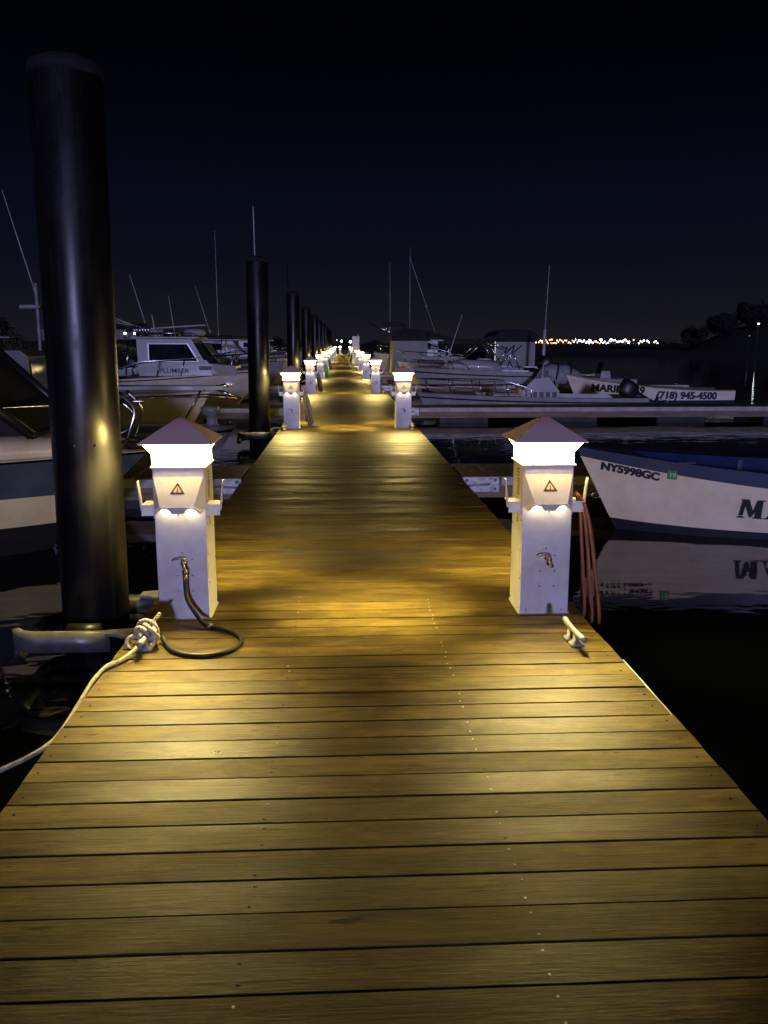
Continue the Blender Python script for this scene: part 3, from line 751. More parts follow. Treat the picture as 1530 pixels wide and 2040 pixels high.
# a loose eye on the left, a bitter end on top
eye = [Vector((-.055 + .035 * math.cos(a), -.02 + .02 * math.sin(a) + 0, .03 + .028 * math.sin(a))) for a in [i * .17 for i in range(38)]]
twisted(b, eye, .011, 22); twisted(b, [Vector((0, .06, .08)) + Vector((.004 * i, .004 * i, .0045 * i)) for i in range(14)], .011, 22)
b.build('knot', M['rope'], rp)

hz = empty('water_hose', (-.86, 4.5, 0), 0, 'short black water hose running from a pedestal tap in a loop over the planks', 'hose')
o0 = Vector((-.86, 4.5, 0)); tapx = -.877 + .022
b = MB(); b.tube([p - o0 for p in spline([(tapx, 4.499, .245), (tapx + .000, 4.495, .20), (tapx + .012, 4.48, .13), (tapx + .06, 4.455, .055), (-.74, 4.40, .016), (-.64, 4.335, .0125), (-.565, 4.262, .0125), (-.522, 4.15, .0125), (-.555, 4.03, .0125), (-.65, 3.955, .0125), (-.76, 3.965, .0125), (-.845, 4.03, .0125), (-.895, 4.13, .014), (-.925, 4.19, .03)], 10)], .0115, 12); b.build('tube', M['hoseblk'], hz)
b = MB(); b.tube([(tapx - o0.x, -.001, .292), (tapx - o0.x, -.001, .272)], .0155, 12); b.tube([(tapx - o0.x, -.001, .272), (tapx - o0.x, -.001, .225)], .0125, 12)
b.tube([Vector((-.722, 4.39, .016)) - o0, Vector((-.705, 4.38, .016)) - o0], .0165, 12); b.build('coupling', M['brass'], hz)

def hose_coil(name, top, ztop, zbot, spread, outx, r, m, n, label, seed, tail=None, ydir=1.0):
    """loops of hose hung over a bracket; each loop is an ellipse in a leaning plane"""
    rd = random.Random(seed); root = empty(name, (top[0], top[1], 0), 0, label, 'hose coil'); b = MB()
    pts = []
    for q in range(n):
        zb = zbot + rd.uniform(0, .14) * (ztop - zbot); sp_ = spread * rd.uniform(.55, 1.1); xo = outx * (.42 + .58 * q / max(1, n - 1)) + rd.uniform(-.01, .01); yo = rd.uniform(-.02, .02) + (q - n / 2) * .004
        for i in range(28):
            a = 2 * math.pi * i / 28
            s1 = math.sin(a); f = (1 - math.cos(a)) / 2           # 0 at the top, 1 at the bottom
            x = xo * f ** .45 + .9 * spread * .4 * s1 * math.sin(f * math.pi) * .5 + rd.uniform(-.001, .001)
            pts.append(Vector((x, yo + sp_ * s1 * (.35 + .65 * f) * ydir, ztop - (ztop - zb) * f + .012 * math.sin(q + 1))))
    b.tube(spline(pts[::2], 4), r, 9)
    if tail: b.tube(spline(tail, 8), r, 9)
    b.build('loops', m, root); return root
hose_coil('orange_hose', (1.275, 4.60), .665, -.11, .06, .17, .0098, M['hoseor'], 3, 'orange rubber hose hanging in loops over a pedestal\'s outer hook beside the skiff', 5)
hose_coil('grey_cable', (-.735, 15.50), .66, .03, .05, .19, .014, M['hosegy'], 8, 'grey cable coil hanging to the deck beside the second pedestal on the pile side', 6, tail=[(.12, -.02, .02), (.2, -.06, .016), (.28, -.03, .016), (.31, .0, .03)])
hose_coil('dark_cable', (-.78, 26.05), .62, .02, .07, .17, .016, M['hoseblk'], 7, 'dark cable coil hanging beside the third pedestal on the pile side', 7)
hose_coil('green_hose', (-.775, 36.6), .66, .02, .06, .20, .022, M['hosegr'], 9, 'bright green hose bundle hanging beside the fourth pedestal on the pile side', 8)
hose_coil('dark_hose', (-.775, 47.2), .66, .02, .08, .22, .022, M['hosegy'], 9, 'dark hose coil hanging beside the fifth pedestal on the pile side', 9)
hose_coil('dark_hose', (.80, 68.4), .62, .02, .07, -.2, .025, M['hoseblk'], 7, 'dark hose coil beside the seventh pedestal across from the piles', 10)
hose_coil('green_hose', (.80, 89.6), .66, .02, .06, -.2, .03, M['hosegr'], 7, 'small green hose coil far along the row across from the piles', 12)
hz = empty('water_hose', (-.88, 15.42, 0), 0, 'short black hose curling from the tap of the pedestal with the grey cable', 'hose')
b = MB(); b.tube(spline([(0, 0, .29), (-.005, -.03, .22), (.02, -.05, .12), (.08, -.05, .03), (.16, -.02, .014)], 8), .014, 8); b.build('tube', M['hoseblk'], hz)

# a tall cabinet on the dock's right edge far along
cb = empty('utility_cabinet', (.92, 60, 0), 0, 'tall pale utility cabinet on the dock behind the pedestals across from the piles', 'cabinet')
b = MB(); b.box((0, 0, .96), (.50, .45, 1.90), bev=.02); b.build('body', M['steelbox'], cb)
b = MB(); b.box((0, -.229, .95), (.42, .012, 1.7)); b.build('door', M['steelbox'], cb)
b = MB(); b.tube([(.17, 0, 1.9), (.17, 0, 2.05)], .035, 10); b.build('vent_pipe', M['steelbox'], cb)

# ------------------------------------------------------------------ boats
class Hull:
    """bow at x = L, stern at x = 0, z = 0 at the waterline"""
    def __init__(s, L, B, h0, h1, rake, zc=.0, draft=.18, full=2.2, stern=.86, pw=2.0, tm=.45, cb=.5):
        s.L, s.B, s.h0, s.h1, s.rake, s.zc, s.draft, s.full, s.stern, s.pw, s.tm, s.cb = L, B, h0, h1, rake, zc, draft, full, stern, pw, tm, cb
    def sheer(s, t): return s.h0 + (s.h1 - s.h0) * t ** s.pw
    def half(s, t):
        if t > s.tm: return max(.012, s.B / 2 * (1 - ((t - s.tm) / (1 - s.tm)) ** s.full))
        return s.B / 2 * (s.stern + (1 - s.stern) * math.sin(math.pi / 2 * t / s.tm))
    def frac(s, t, z): return (z - s.zc) / (s.sheer(t) - s.zc)
    def pt(s, t, z):
        q = max(-.2, s.frac(t, z)); c = .90 + (s.cb - .90) * t * t
        return (t * s.L - s.rake * (1 - q) * t ** 5, s.half(t) * (c + (1 - c) * max(0, q) ** .85))
    def side(s, x, z):
        t = min(.999, max(0, x / s.L))
        for _ in range(25):
            q = s.frac(t, z); t = min(.9995, max(0, (x + s.rake * (1 - q) * t ** 5) / s.L))
        return s.pt(t, z)[1]

def build_hull(h, root, bands, mats, deck_t, sole, m_deck, m_in, cap=.05, crown=.05, m_cap=None, n=34):
    """bands: list of (z function of t, material index of the strip above it); first row is the chine"""
    ts = [i / (n - 1) for i in range(n)]; ts = [1 - (1 - t) ** 1.25 for t in ts]
    rows = [b_[0] for b_ in bands] + [h.sheer]
    b = MB()
    for sy in (-1, 1):
        for k in range(len(rows) - 1):
            sub = 2 if k < len(rows) - 1 else 1
            for u in range(sub):
                f = lambda t, a=k, e=u / sub: rows[a](t) + (rows[a + 1](t) - rows[a](t)) * e
                g = lambda t, a=k, e=(u + 1) / sub: rows[a](t) + (rows[a + 1](t) - rows[a](t)) * e
                lo = []; hi = []
                for t in ts:
                    x, y = h.pt(t, f(t)); lo.append((x, sy * y, f(t))); x, y = h.pt(t, g(t)); hi.append((x, sy * y, g(t)))
                b.add(lo + hi, [(i, i + 1, n + i + 1, n + i) for i in range(n - 1)], bands[k][1], True)
        # bottom
        lo = []; ke = []
        for t in ts:
            x, y = h.pt(t, rows[0](t)); lo.append((x, sy * y, rows[0](t)))
            ke.append((min(x, h.L - h.rake * 1.05), 0, -h.draft * (1 - t ** 6) + rows[0](t) * t ** 6))
        b.add(lo + ke, [(i, i + 1, n + i + 1, n + i) for i in range(n - 1)], bands[0][1], True)
        # gunwale cap
        ou = [(t * h.L, sy * h.half(t), h.sheer(t)) for t in ts]; inn = [(min(t * h.L, h.L - cap), sy * max(.004, h.half(t) - cap), h.sheer(t) + .006) for t in ts]
        b.add(ou + inn, [(i, i + 1, n + i + 1, n + i) for i in range(n - 1)], len(mats) - 1, True)
    # transom
    pr = []
    for r_ in rows: x, y = h.pt(0, r_(0)); pr.append((x, y, r_(0)))
    poly = [(p[0], p[1], p[2]) for p in pr] + [(p[0], -p[1], p[2]) for p in reversed(pr)] + [(0, 0, -h.draft)]
    b.add(poly, [tuple(range(len(poly)))], bands[-1][1])
    b.build('hull', mats, root)
    # deck and cockpit
    d = MB(); kk = [t for t in ts if t >= deck_t]; 
    if kk:
        rows_ = []
        for t in kk:
            hb = max(.003, h.half(t) - cap); z = h.sheer(t) + .006; x = min(t * h.L, h.L - cap)
            rows_.append([(x, hb * e, z + crown * (1 - e * e) * min(1, hb * 2)) for e in (-1, -.6, -.2, .2, .6, 1)])
        d.loft(rows_, closed=False, caps=False)
        # bulkhead down to the sole
        r0 = rows_[0]; ym_ = max(.003, h.side(r0[0][0], sole) - .06) / max(1e-4, abs(r0[0][1])); ym_ = min(1, ym_)
        d.add(r0 + [(p[0], p[1] * ym_, sole) for p in r0], [(i, i + 1, 6 + i + 1, 6 + i) for i in range(5)], 1)
    kk2 = [t for t in ts if t <= (kk[0] if kk else 1)]
    if len(kk2) > 1:
        rows_ = []
        for t in kk2:
            hb = max(.003, h.half(t) - cap); z = h.sheer(t) + .006; x = min(max(t * h.L, .05), h.L - cap); sl = min(sole, z - .05)
            y1 = max(.003, min(hb, h.side(x, sl + .06) - .045)); y2 = max(.002, min(hb, h.side(x, sl) - .07))
            ym = max(.003, min(hb, h.side(x, (z + sl) / 2) - .035))
            rows_.append([(x, -hb, z), (x, -ym, (z + sl) / 2), (x, -y1, sl + .06), (x, -y2, sl), (x, 0, sl), (x, y2, sl), (x, y1, sl + .06), (x, ym, (z + sl) / 2), (x, hb, z)])
        d.loft(rows_, mi=1, closed=False, caps=False)
        d.add(rows_[0], [tuple(range(9))], 1)
    d.build('deck', [m_deck, m_in], root)

def rail(h, root, t0, t1, height, inset, posts, r=.014, name='bow_rail', m=None, lean=0.0, mid=False):
    b = MB(); m = m or M['chrome']
    def P(t, sy, hh): return Vector((t * h.L - lean * 0 + lean * hh, sy * max(.02, h.half(t) - inset), h.sheer(t) + hh))
    for sy in (-1, 1):
        pts = [P(t0, sy, 0)] + [P(t0 + (t1 - t0) * i / 14, sy, height * min(1, .55 + i / 6)) for i in range(15)]
        b.tube(spline(pts, 2), r, 6)
        if mid: b.tube([P(t0 + (t1 - t0) * i / 14, sy, height * .5) for i in range(2, 15)], r * .8, 6)
        for k in range(posts):
            t = t0 + (t1 - t0) * (k + 1) / (posts + .2); i = (t - t0) / (t1 - t0) * 14
            b.tube([P(t - .015, sy, 0), P(t, sy, height * min(1, .55 + i / 6))], r * .85, 6)
    a, c = P(t1, 1, height), P(t1, -1, height); mp = (a + c) / 2 + Vector((.10, 0, 0))
    b.tube(spline([a, mp, c], 6), r, 6)
    return b.build(name, m, root)

def window(root, pts, m=None, frame=None, th=.012, name='window', inset=.025):
    """a pane standing slightly proud of a wall; pts in order, planar"""
    P = [Vector(p) for p in pts]; nr = (P[1] - P[0]).cross(P[2] - P[0]).normalized(); c = sum(P, Vector()) / len(P)
    k = len(P); b = MB()
    if frame:
        o = [p + nr * th for p in P]; inn = [p + (c - p).normalized() * inset + nr * th for p in P]
        b.add(P + o + inn, [(i, (i + 1) % k, k + (i + 1) % k, k + i) for i in range(k)] + [(k + i, k + (i + 1) % k, 2 * k + (i + 1) % k, 2 * k + i) for i in range(k)])
        fr = b.build(name, frame, root, recalc=False)
        g = MB(); g.add([p + (c - p).normalized() * (inset - .004) + nr * th * .6 for p in P], [tuple(range(k))]); g.build('pane', m or M['glass'], fr, recalc=False)
        return fr
    b.add(P + [p + nr * th for p in P], [(i, (i + 1) % k, k + (i + 1) % k, k + i) for i in range(k)] + [tuple(range(k, 2 * k))])
    return b.build(name, m or M['glass'], root, recalc=False)

def outboard(root, loc, tilt=0.0, s=1.0, m=None, name='outboard_motor'):
    """stern motor, powerhead over the transom, leg and propeller aft (-x)"""
    e = bpy.data.objects.new(name, None); col.objects.link(e); e.parent = root; e.location = loc; e.rotation_euler = (0, R(tilt), 0); e.scale = (s, s, s)
    b = MB(); rings = []
    for z, lx, ly, ox in ((.18, .15, .11, -.02), (.22, .20, .145, -.02), (.40, .22, .155, -.03), (.54, .20, .14, -.04), (.60, .13, .09, -.05)):
        rings.append([(ox - .08 + lx * math.copysign(abs(math.cos(a)) ** .6, math.cos(a)), ly * math.copysign(abs(math.sin(a)) ** .6, math.sin(a)), z) for a in [2 * math.pi * i / 18 for i in range(18)]])
    b.loft(rings); b.build('cowling', m or M['black'], e)
    b = MB(); b.loft([[(x0 - .08 + lx * cx, ly * cy, z) for cx, cy in ((-1, -.4), (-.6, -1), (.6, -1), (1, -.4), (1, .4), (.6, 1), (-.6, 1), (-1, .4))] for z, lx, ly, x0 in ((.20, .11, .08, 0), (.0, .09, .06, 0), (-.35, .07, .035, -.02), (-.52, .09, .03, -.03))])
    b.box((-.14, 0, -.36), (.30, .17, .014)); b.tube([(.06, 0, -.52), (-.02, 0, -.52), (-.22, 0, -.52), (-.28, 0, -.52)], .045, 10, taper=.6)
    b.prism([(-.05, -.54), (-.14, -.54), (-.16, -.70), (-.10, -.68)], 'y', -.008, .008)
    b.build('leg', M['black'], e)
    b = MB()
    for q in range(3):
        rt_ = Matrix.Rotation(R(120 * q), 3, 'X'); b.add([rt_ @ Vector(v) + Vector((-.29, 0, -.52)) for v in ((0, -.01, .03), (.03, .045, .11), (-.02, .05, .13), (-.03, -.03, .12), (-.02, -.03, .05))], [(0, 1, 2, 3, 4)])
    b.build('propeller', M['galv'], e); return e

def aerial(root, p0, p1, r=.010, name='antenna', m=None):
    b = MB(); b.tube([p0, p1], r, 6, taper=.5); b.lathe([(r * 1.8, 0), (r * 1.8, .08)], p0, 8); return b.build(name, m or M['bumper'], root)

def hull_text(h, root, body, size, x0, z0, mirror, bold=0, m=None, slope=0.0, name='lettering', geo=None, side=None, heavy=0):
    """letters wrapped on the hull side that faces the camera; mirror=True for a bow pointing to -x in the world"""
    vs, fs = geo or text_geo(body, size, bold); out = []
    if heavy:
        n0 = len(vs); vs = [Vector((v[0] + d, v[1], e)) for d, e in ((0, 0), (heavy, .0006), (-heavy, .0012)) for v in vs]; fs = [tuple(i + q * n0 for i in f) for q in range(3) for f in fs]
    for v in vs:
        u, z = v[0], z0 + v[1] + slope * v[0]
        x = x0 - u if mirror else x0 + u
        y = h.side(x, z) + .004 + v[2]
        out.append((x, y if mirror else -y, z))
    b = MB(); b.add(out, fs); return b.build(name, m or M['textblk'], root, recalc=False)

W = WATER
def boat(name, loc, rz, label, cat='boat'):
    return empty(name, (loc[0], loc[1], W), rz, label, cat, 'boats moored beside the dock')

# ---- right, nearest: open wooden skiff, white with a blue sheer band
def skiff_text_M(s):
    polys = [
        [(.00, 0), (.30, 0), (.30, .06), (.19, .07), (.19, .10), (.10, .10), (.10, .07), (.00, .06)],
        [(.07, .12), (.20, .12), (.265, .74), (.16, .93)],
        [(.10, 1), (.40, 1), (.68, .30), (.58, .03), (.22, .90), (.10, .93)],
        [(.64, .10), (.71, .30), (.90, .93), (.86, 1), (.82, .95)],
        [(.80, .78), (.81, .07), (.71, .06), (.71, 0), (1.12, 0), (1.12, .06), (1.05, .07), (1.05, .93), (1.14, .94), (1.14, 1), (.94, 1)]]
    vs = []; fs = []
    for p in polys:
        o = len(vs); vs += [Vector((x * s, y * s, 0)) for x, y in p]; fs.append(tuple(range(o, o + len(p))))
    return vs, fs
def skiff_text_A(s):
    polys = [
        [(.00, 0), (.32, 0), (.32, .06), (.21, .07), (.26, .24), (.20, .24), (.13, .07), (.00, .06)],
        [(.22, .28), (.28, .28), (.50, .86), (.46, .98)],
        [(.50, 1), (.62, 1), (.98, .07), (1.08, .06), (1.08, 0), (.62, 0), (.62, .06), (.72, .07), (.53, .70)],
        [(.30, .28), (.58, .28), (.56, .34), (.32, .34)]]
    vs = []; fs = []
    for p in polys:
        o = len(vs); vs += [Vector((x * s, y * s, 0)) for x, y in p]; fs.append(tuple(range(o, o + len(p))))
    return vs, fs
h = Hull(5.4, 1.75, .50, .835, .47, zc=-.06, draft=.1, full=2.0, stern=.8, pw=2.3, tm=.42, cb=.80)
r1 = boat('open_skiff', (2.31 + 5.4, 8.4), R(180), 'white open skiff with a blue sheer band and blue inside, beside the orange hose')
build_hull(h, r1, [(lambda t: -.06, 0), (lambda t: .055 + .06 * t ** 4, 1), (lambda t: h.sheer(t) - .155 + .06 * t ** 4, 2)], [M['navy'], M['skiffwhite'], M['blue'], M['blue']], .86, .12, M['blue'], M['bluein'], cap=.055, crown=.02)
for sy in (-1, 1):
    for k in range(6):
        x = .5 + k * .58; z = h.sheer(x / h.L); b = MB(); rg = []
        for q in range(6):
            zz = .16 + (z - .02 - .16) * q / 5; y = min(h.half(x / h.L) - .055, h.side(x, zz) - .042)
            rg.append([(x - .025, sy * (y + .01), zz), (x + .025, sy * (y + .01), zz), (x + .025, sy * (y - .03), zz), (x - .025, sy * (y - .03), zz)])
        b.loft(rg, smooth=False); b.build('rib', M['blue'], r1)
for x in (1.2, 2.9):
    b = MB(); hb = h.half(x / h.L) - .07; b.box((x, 0, h.sheer(x / h.L) - .16), (.28, 2 * hb * .96, .035), bev=.008); b.build('thwart', M['bluein'], r1)
hull_text(h, r1, 'NY5998GC', .104, h.L - .235, .620, True, bold=.0055, m=M['textnavy'], slope=-.165, name='registration_number', heavy=.002)
g = [Vector((x, y, 0)) for x, y in ((0, 0), (.085, 0), (.085, .085), (0, .085))]
hull_text(h, r1, '', 0, h.L - .80, .560, True, m=M['textgrn'], slope=-.05, name='registration_sticker', geo=(g, [(0, 1, 2, 3)]))
def proud(fn, d):   # lettering over a sticker stands a little further out
    return fn
st = hull_text(h, r1, '19', .062, h.L - .812, .580, True, bold=.001, m=M['stw'], slope=-.05, name='sticker_number')
for v in st.data.vertices: v.co.y += .003
hull_text(h, r1, '', 0, h.L - 1.435, .212, True, m=M['textblk'], slope=-.035, name='lettering', geo=skiff_text_M(.185), heavy=.007)
hull_text(h, r1, '', 0, h.L - 1.665, .205, True, m=M['textblk'], slope=-.035, name='lettering', geo=skiff_text_A(.185), heavy=.007)
b = MB(); b.tube([(h.L - .25 + .045 * math.cos(a), .0 + .02, .40 + .028 * math.sin(a)) for a in [i * .35 for i in range(19)]], .005, 6)
for v in range(len(b.v)): b.v[v] = (b.v[v][0] + .025, b.v[v][1] - .02, b.v[v][2] - .06)
b.build('bow_ring', M['chrome'], r1)
b = MB(); b.box((h.L - .95, h.half(.82) - .02, h.sheer(.82) + .012), (.16, .04, .012)); b.build('gunwale_plate', M['chrome'], r1)

# ---- right, fourth slip: skiff with the phone number
h2 = Hull(5.05, 1.7, .43, .90, .42, zc=-.06, draft=.1, full=2.0, stern=.82, pw=2.2, tm=.4, cb=.45)
r2 = boat('open_skiff', (6.85 + 5.05, 26.4), R(180), 'white open skiff with a phone number and thin yellow gunwale')
build_hull(h2, r2, [(lambda t: -.06, 0), (lambda t: .13, 1), (lambda t: h2.sheer(t) - .035, 2)], [M['navy'], M['skiffwhite'], M['yellow'], M['yellow']], .9, .12, M['green'], M['green'], cap=.05, crown=.02)
for x in (1.2, 2.8):
    b = MB(); b.box((x, 0, h2.sheer(x / 5.05) - .12), (.26, 1.4, .035)); b.build('thwart', M['green'], r2)
hull_text(h2, r2, 'MARINA 59', .30, h2.L - .72, .40, True, bold=.010, m=M['textblk'], slope=-.055, heavy=.006)
hull_text(h2, r2, '(718) 945-4500', .30, h2.L - 2.58, .195, True, bold=.011, m=M['textnavy'], slope=-.02, heavy=.006)

# ---- right, third slip: low white centre console with a long bow rail
h3 = Hull(5.9, 2.0, .44, .56, .35, zc=-.05, draft=.16, full=2.6, stern=.9, pw=1.6, tm=.4, cb=.4)
r3 = boat('centre_console', (1.95 + 5.9, 22.7), R(180), 'low white centre console boat with a long pipe bow rail and tilted black outboard')
build_hull(h3, r3, [(lambda t: -.05, 1), (lambda t: h3.sheer(t) - .14, 0), (lambda t: h3.sheer(t) - .10, 1)], [M['boot'], M['gel'], M['gel']], .72, .30, M['gel'], M['gel'], cap=.09)
rail(h3, r3, .52, .985, .36, .07, 4, r=.016, mid=True)
cs = bpy.data.objects.new('console', None); col.objects.link(cs); cs.parent = r3; cs.location = (2.75, 0, .30)
b = MB(); b.prism([(-.55, 0), (.45, 0), (.45, .30), (.12, .62), (-.25, .66), (-.55, .30)], 'y', -.34, .34); b.build('pod', M['gel'], cs)
b = MB(); b.box((.47, 0, .22), (.10, .60, .40), bev=.03); b.build('front_cushion', M['tan'], cs)
b = MB()
for k in range(4): b.box((-.42 + k * .17, .352, .20), (.11, .012, .16))
b.build('side_rack', M['black'], cs)
b = MB(); b.prism([(-.30, .66), (.10, .63), (-.05, .86), (-.25, .84)], 'y', -.26, .26); b.build('dash', M['black'], cs)
aerial(cs, (-.1, .28, .62), (-.12, .28, 1.0), .018); aerial(cs, (-.5, .28, .4), (-.35, .28, .95), .01)
b = MB(); b.box((3.4, 0, .50), (1.1, .7, .10), bev=.04); b.build('bow_cushion', M['gel'], r3)
b = MB(); b.tube(spline([(5.75, -.03, .62), (5.4, .1, .50), (5.1, .25, .36), (4.9, .4, .50)], 6), .05, 8); b.build('anchor_cover', M['canvas'], r3)
outboard(r3, (-.05, 0, .32), tilt=62, s=1.1)

# ---- right, beyond the third finger: white cuddy boat with black sheer stripe
h4 = Hull(5.3, 2.1, .74, .92, .55, zc=-.05, draft=.2, full=2.4, stern=.9, pw=1.5, tm=.4, cb=.4)
r4 = boat('cuddy_boat', (2.62 + 5.3, 33.4), R(180), 'white cuddy boat with a dark side stripe, folded canopy poles and a leaning rod')
build_hull(h4, r4, [(lambda t: -.05, 0), (lambda t: .03, 1), (lambda t: h4.sheer(t) - .20, 0), (lambda t: h4.sheer(t) - .15, 1)], [M['boot'], M['gel'], M['gel']], .62, .35, M['gel'], M['gel'], cap=.07, crown=.1)
b = MB(); rings = []
for x, hw_, zt in ((1.9, .78, .30), (2.3, .78, .36), (3.3, .72, .38), (3.9, .55, .20), (4.3, .40, .04)):
    z0 = h4.sheer(x / 5.3) - .02; rings.append([(x, -hw_, z0), (x, -hw_ * .85, z0 + zt), (x, 0, z0 + zt + .05), (x, hw_ * .85, z0 + zt), (x, hw_, z0)])
b.loft(rings); b.build('cuddy', M['gel'], r4)
ws = MB(); ws.loft([[(2.9, -.66, 1.18), (2.5, -.6, 1.52)], [(3.25, -.3, 1.2), (2.85, -.27, 1.54)], [(3.25, .3, 1.2), (2.85, .27, 1.54)], [(2.9, .66, 1.18), (2.5, .6, 1.52)]], closed=False, caps=False); ws.build('windscreen', M['glass'], r4)
b = MB()
for sy in (-.7, .7):
    for p in ([(1.9, sy, 1.0), (2.5, sy * .95, 1.95)], [(2.5, sy * .95, 1.95), (3.3, sy * .9, 1.25)], [(1.2, sy, .85), (1.55, sy, 1.55)], [(1.55, sy, 1.55), (2.5, sy, 1.9)], [(1.7, sy, .9), (1.45, sy, 1.7)], [(2.0, sy, 1.0), (1.15, sy, 1.75)]): b.tube(p, .022, 6)
b.tube([(2.5, -.66, 1.95), (2.5, .66, 1.95)], .02, 6); b.build('canopy_frame', M['chrome'], r4)
aerial(r4, (4.05, .7, .95), (3.45, .75, 2.86), .022, 'fishing_rod'); rail(h4, r4, .6, .97, .28, .05, 3, r=.016)
outboard(r4, (-.05, .25, .62), tilt=35, s=1.15); outboard(r4, (-.05, -.35, .62), tilt=35, s=1.15)
cv = empty('covered_dinghy', (8.2, 32.4, W), 0, 'lumpy grey cloth-covered engine tied with dark straps beside the cuddy boat', 'covered engine')
b = MB(); rd = random.Random(4); rings = []
for k in range(9):
    t = k / 8; rr = .47 * math.sin(math.pi * (.12 + .8 * t)) ** .6
    rings.append([(-.75 + 1.5 * t, rr * math.cos(a) * (1 + .1 * math.sin(3 * a + k)), .55 + .15 * (1 - t) + rr * .9 * math.sin(a) * (1 + .08 * math.sin(2 * a + 2 * k))) for a in [2 * math.pi * i / 14 for i in range(14)]])
b.loft(rings); b.build('cover', M['greycover'], cv)
b = MB()
for tx in (-.25, .25): b.tube([(tx + .12 * math.sin(a), .50 * math.cos(a), .62 + .48 * math.sin(a)) for a in [i * .4 for i in range(17)]], .025, 6)
b.build('strap', M['canvas'], cv)
b = MB(); b.loft([[(x * s_, y * s_ * 1.0, z) for x, y in ((-.9, -.45), (.9, -.45), (1.2, 0), (.9, .45), (-.9, .45))] for s_, z in ((.8, -.12), (1, .15), (1.0, .28))]); b.build('hull', M['black'], cv)

# ---- sheds and a wheelhouse boat further along on the right
def boathouse(x0, x1, y, zt, zr, label, lights=False):
    r_ = empty('floating_boathouse', ((x0 + x1) / 2, y, W), 0, label, 'boathouse'); wd = x1 - x0; z_t = zt - W; z_r = zr - W
    b = MB(); b.box((0, 1.6, .05), (wd + .6, 3.8, .35)); b.build('raft', M['fascia'], r_)
    b = MB(); b.box((0, 1.6, (z_t + .22) / 2 + .0), (wd, 3.2, z_t - .22)); b.build('wall', M['shed'], r_)
    b = MB(); pr = [(-wd / 2 - .12, z_t - .02)] + [(-(wd / 2 + .12) * math.cos(a), z_t + (z_r - z_t) * math.sin(a) ** .55) for a in [R(12 * k) for k in range(1, 15)]] + [(wd / 2 + .12, z_t - .02)]
    b.prism(pr, 'y', -.15, 3.3); b.build('roof', M['canvas'], r_)
    b = MB()
    for k in range(int(wd / .5)): b.box((-wd / 2 + .25 + k * .5, -.012, (z_t + .22) / 2), (.02, .02, z_t - .26))
    b.build('batten', M['shed'], r_)
    if lights:
        b = MB()
        for k in range(17): b.lathe([(.012, 0), (.012, .035)], (-wd / 2 - .05, -.05, z_t - .05 - k * .09), 6)
        b.build('string_light', M['string'], r_)
    return r_
boathouse(7.87, 9.9, 44.5, 1.54, 2.15, 'pale boathouse with a dark rounded roof and a string of tiny lights', True)
boathouse(2.6, 4.35, 44.5, 1.59, 2.18, 'pale boathouse with a dark rounded roof standing close to the dock\'s pedestals')
pl = empty('mast_pole', (9.55, 41.2, W), 0, 'tall pale pole with a thin aerial beside the pale boathouse with tiny lights', 'pole')
b = MB(); b.tube([(0, 0, -.3), (.05, 0, 2.45)], .075, 10); b.build('post', M['bumper'], pl)
b = MB(); b.tube([(.06, 0, 2.45), (.16, 0, 5.4)], .022, 6, taper=.5); b.build('aerial', M['bumper'], pl)
cbk = empty('sagging_net', (4.3, 44, 0), 0, 'dark net sagging between the two boathouse roofs', 'net')
b = MB(); rings = []
for k in range(25):
    t = k / 24; x = .0 + 3.95 * t; sag = .42 * (1 - (2 * t - 1) ** 2); zt = 2.12 - .10 * t - sag
    rings.append([(x, -.06, zt), (x, .06, zt), (x, .06, zt - .28 + .1 * math.sin(math.pi * t)), (x, -.06, zt - .28 + .1 * math.sin(math.pi * t))])
b.loft(rings, smooth=False); b.build('netting', M['canvas'], cbk)

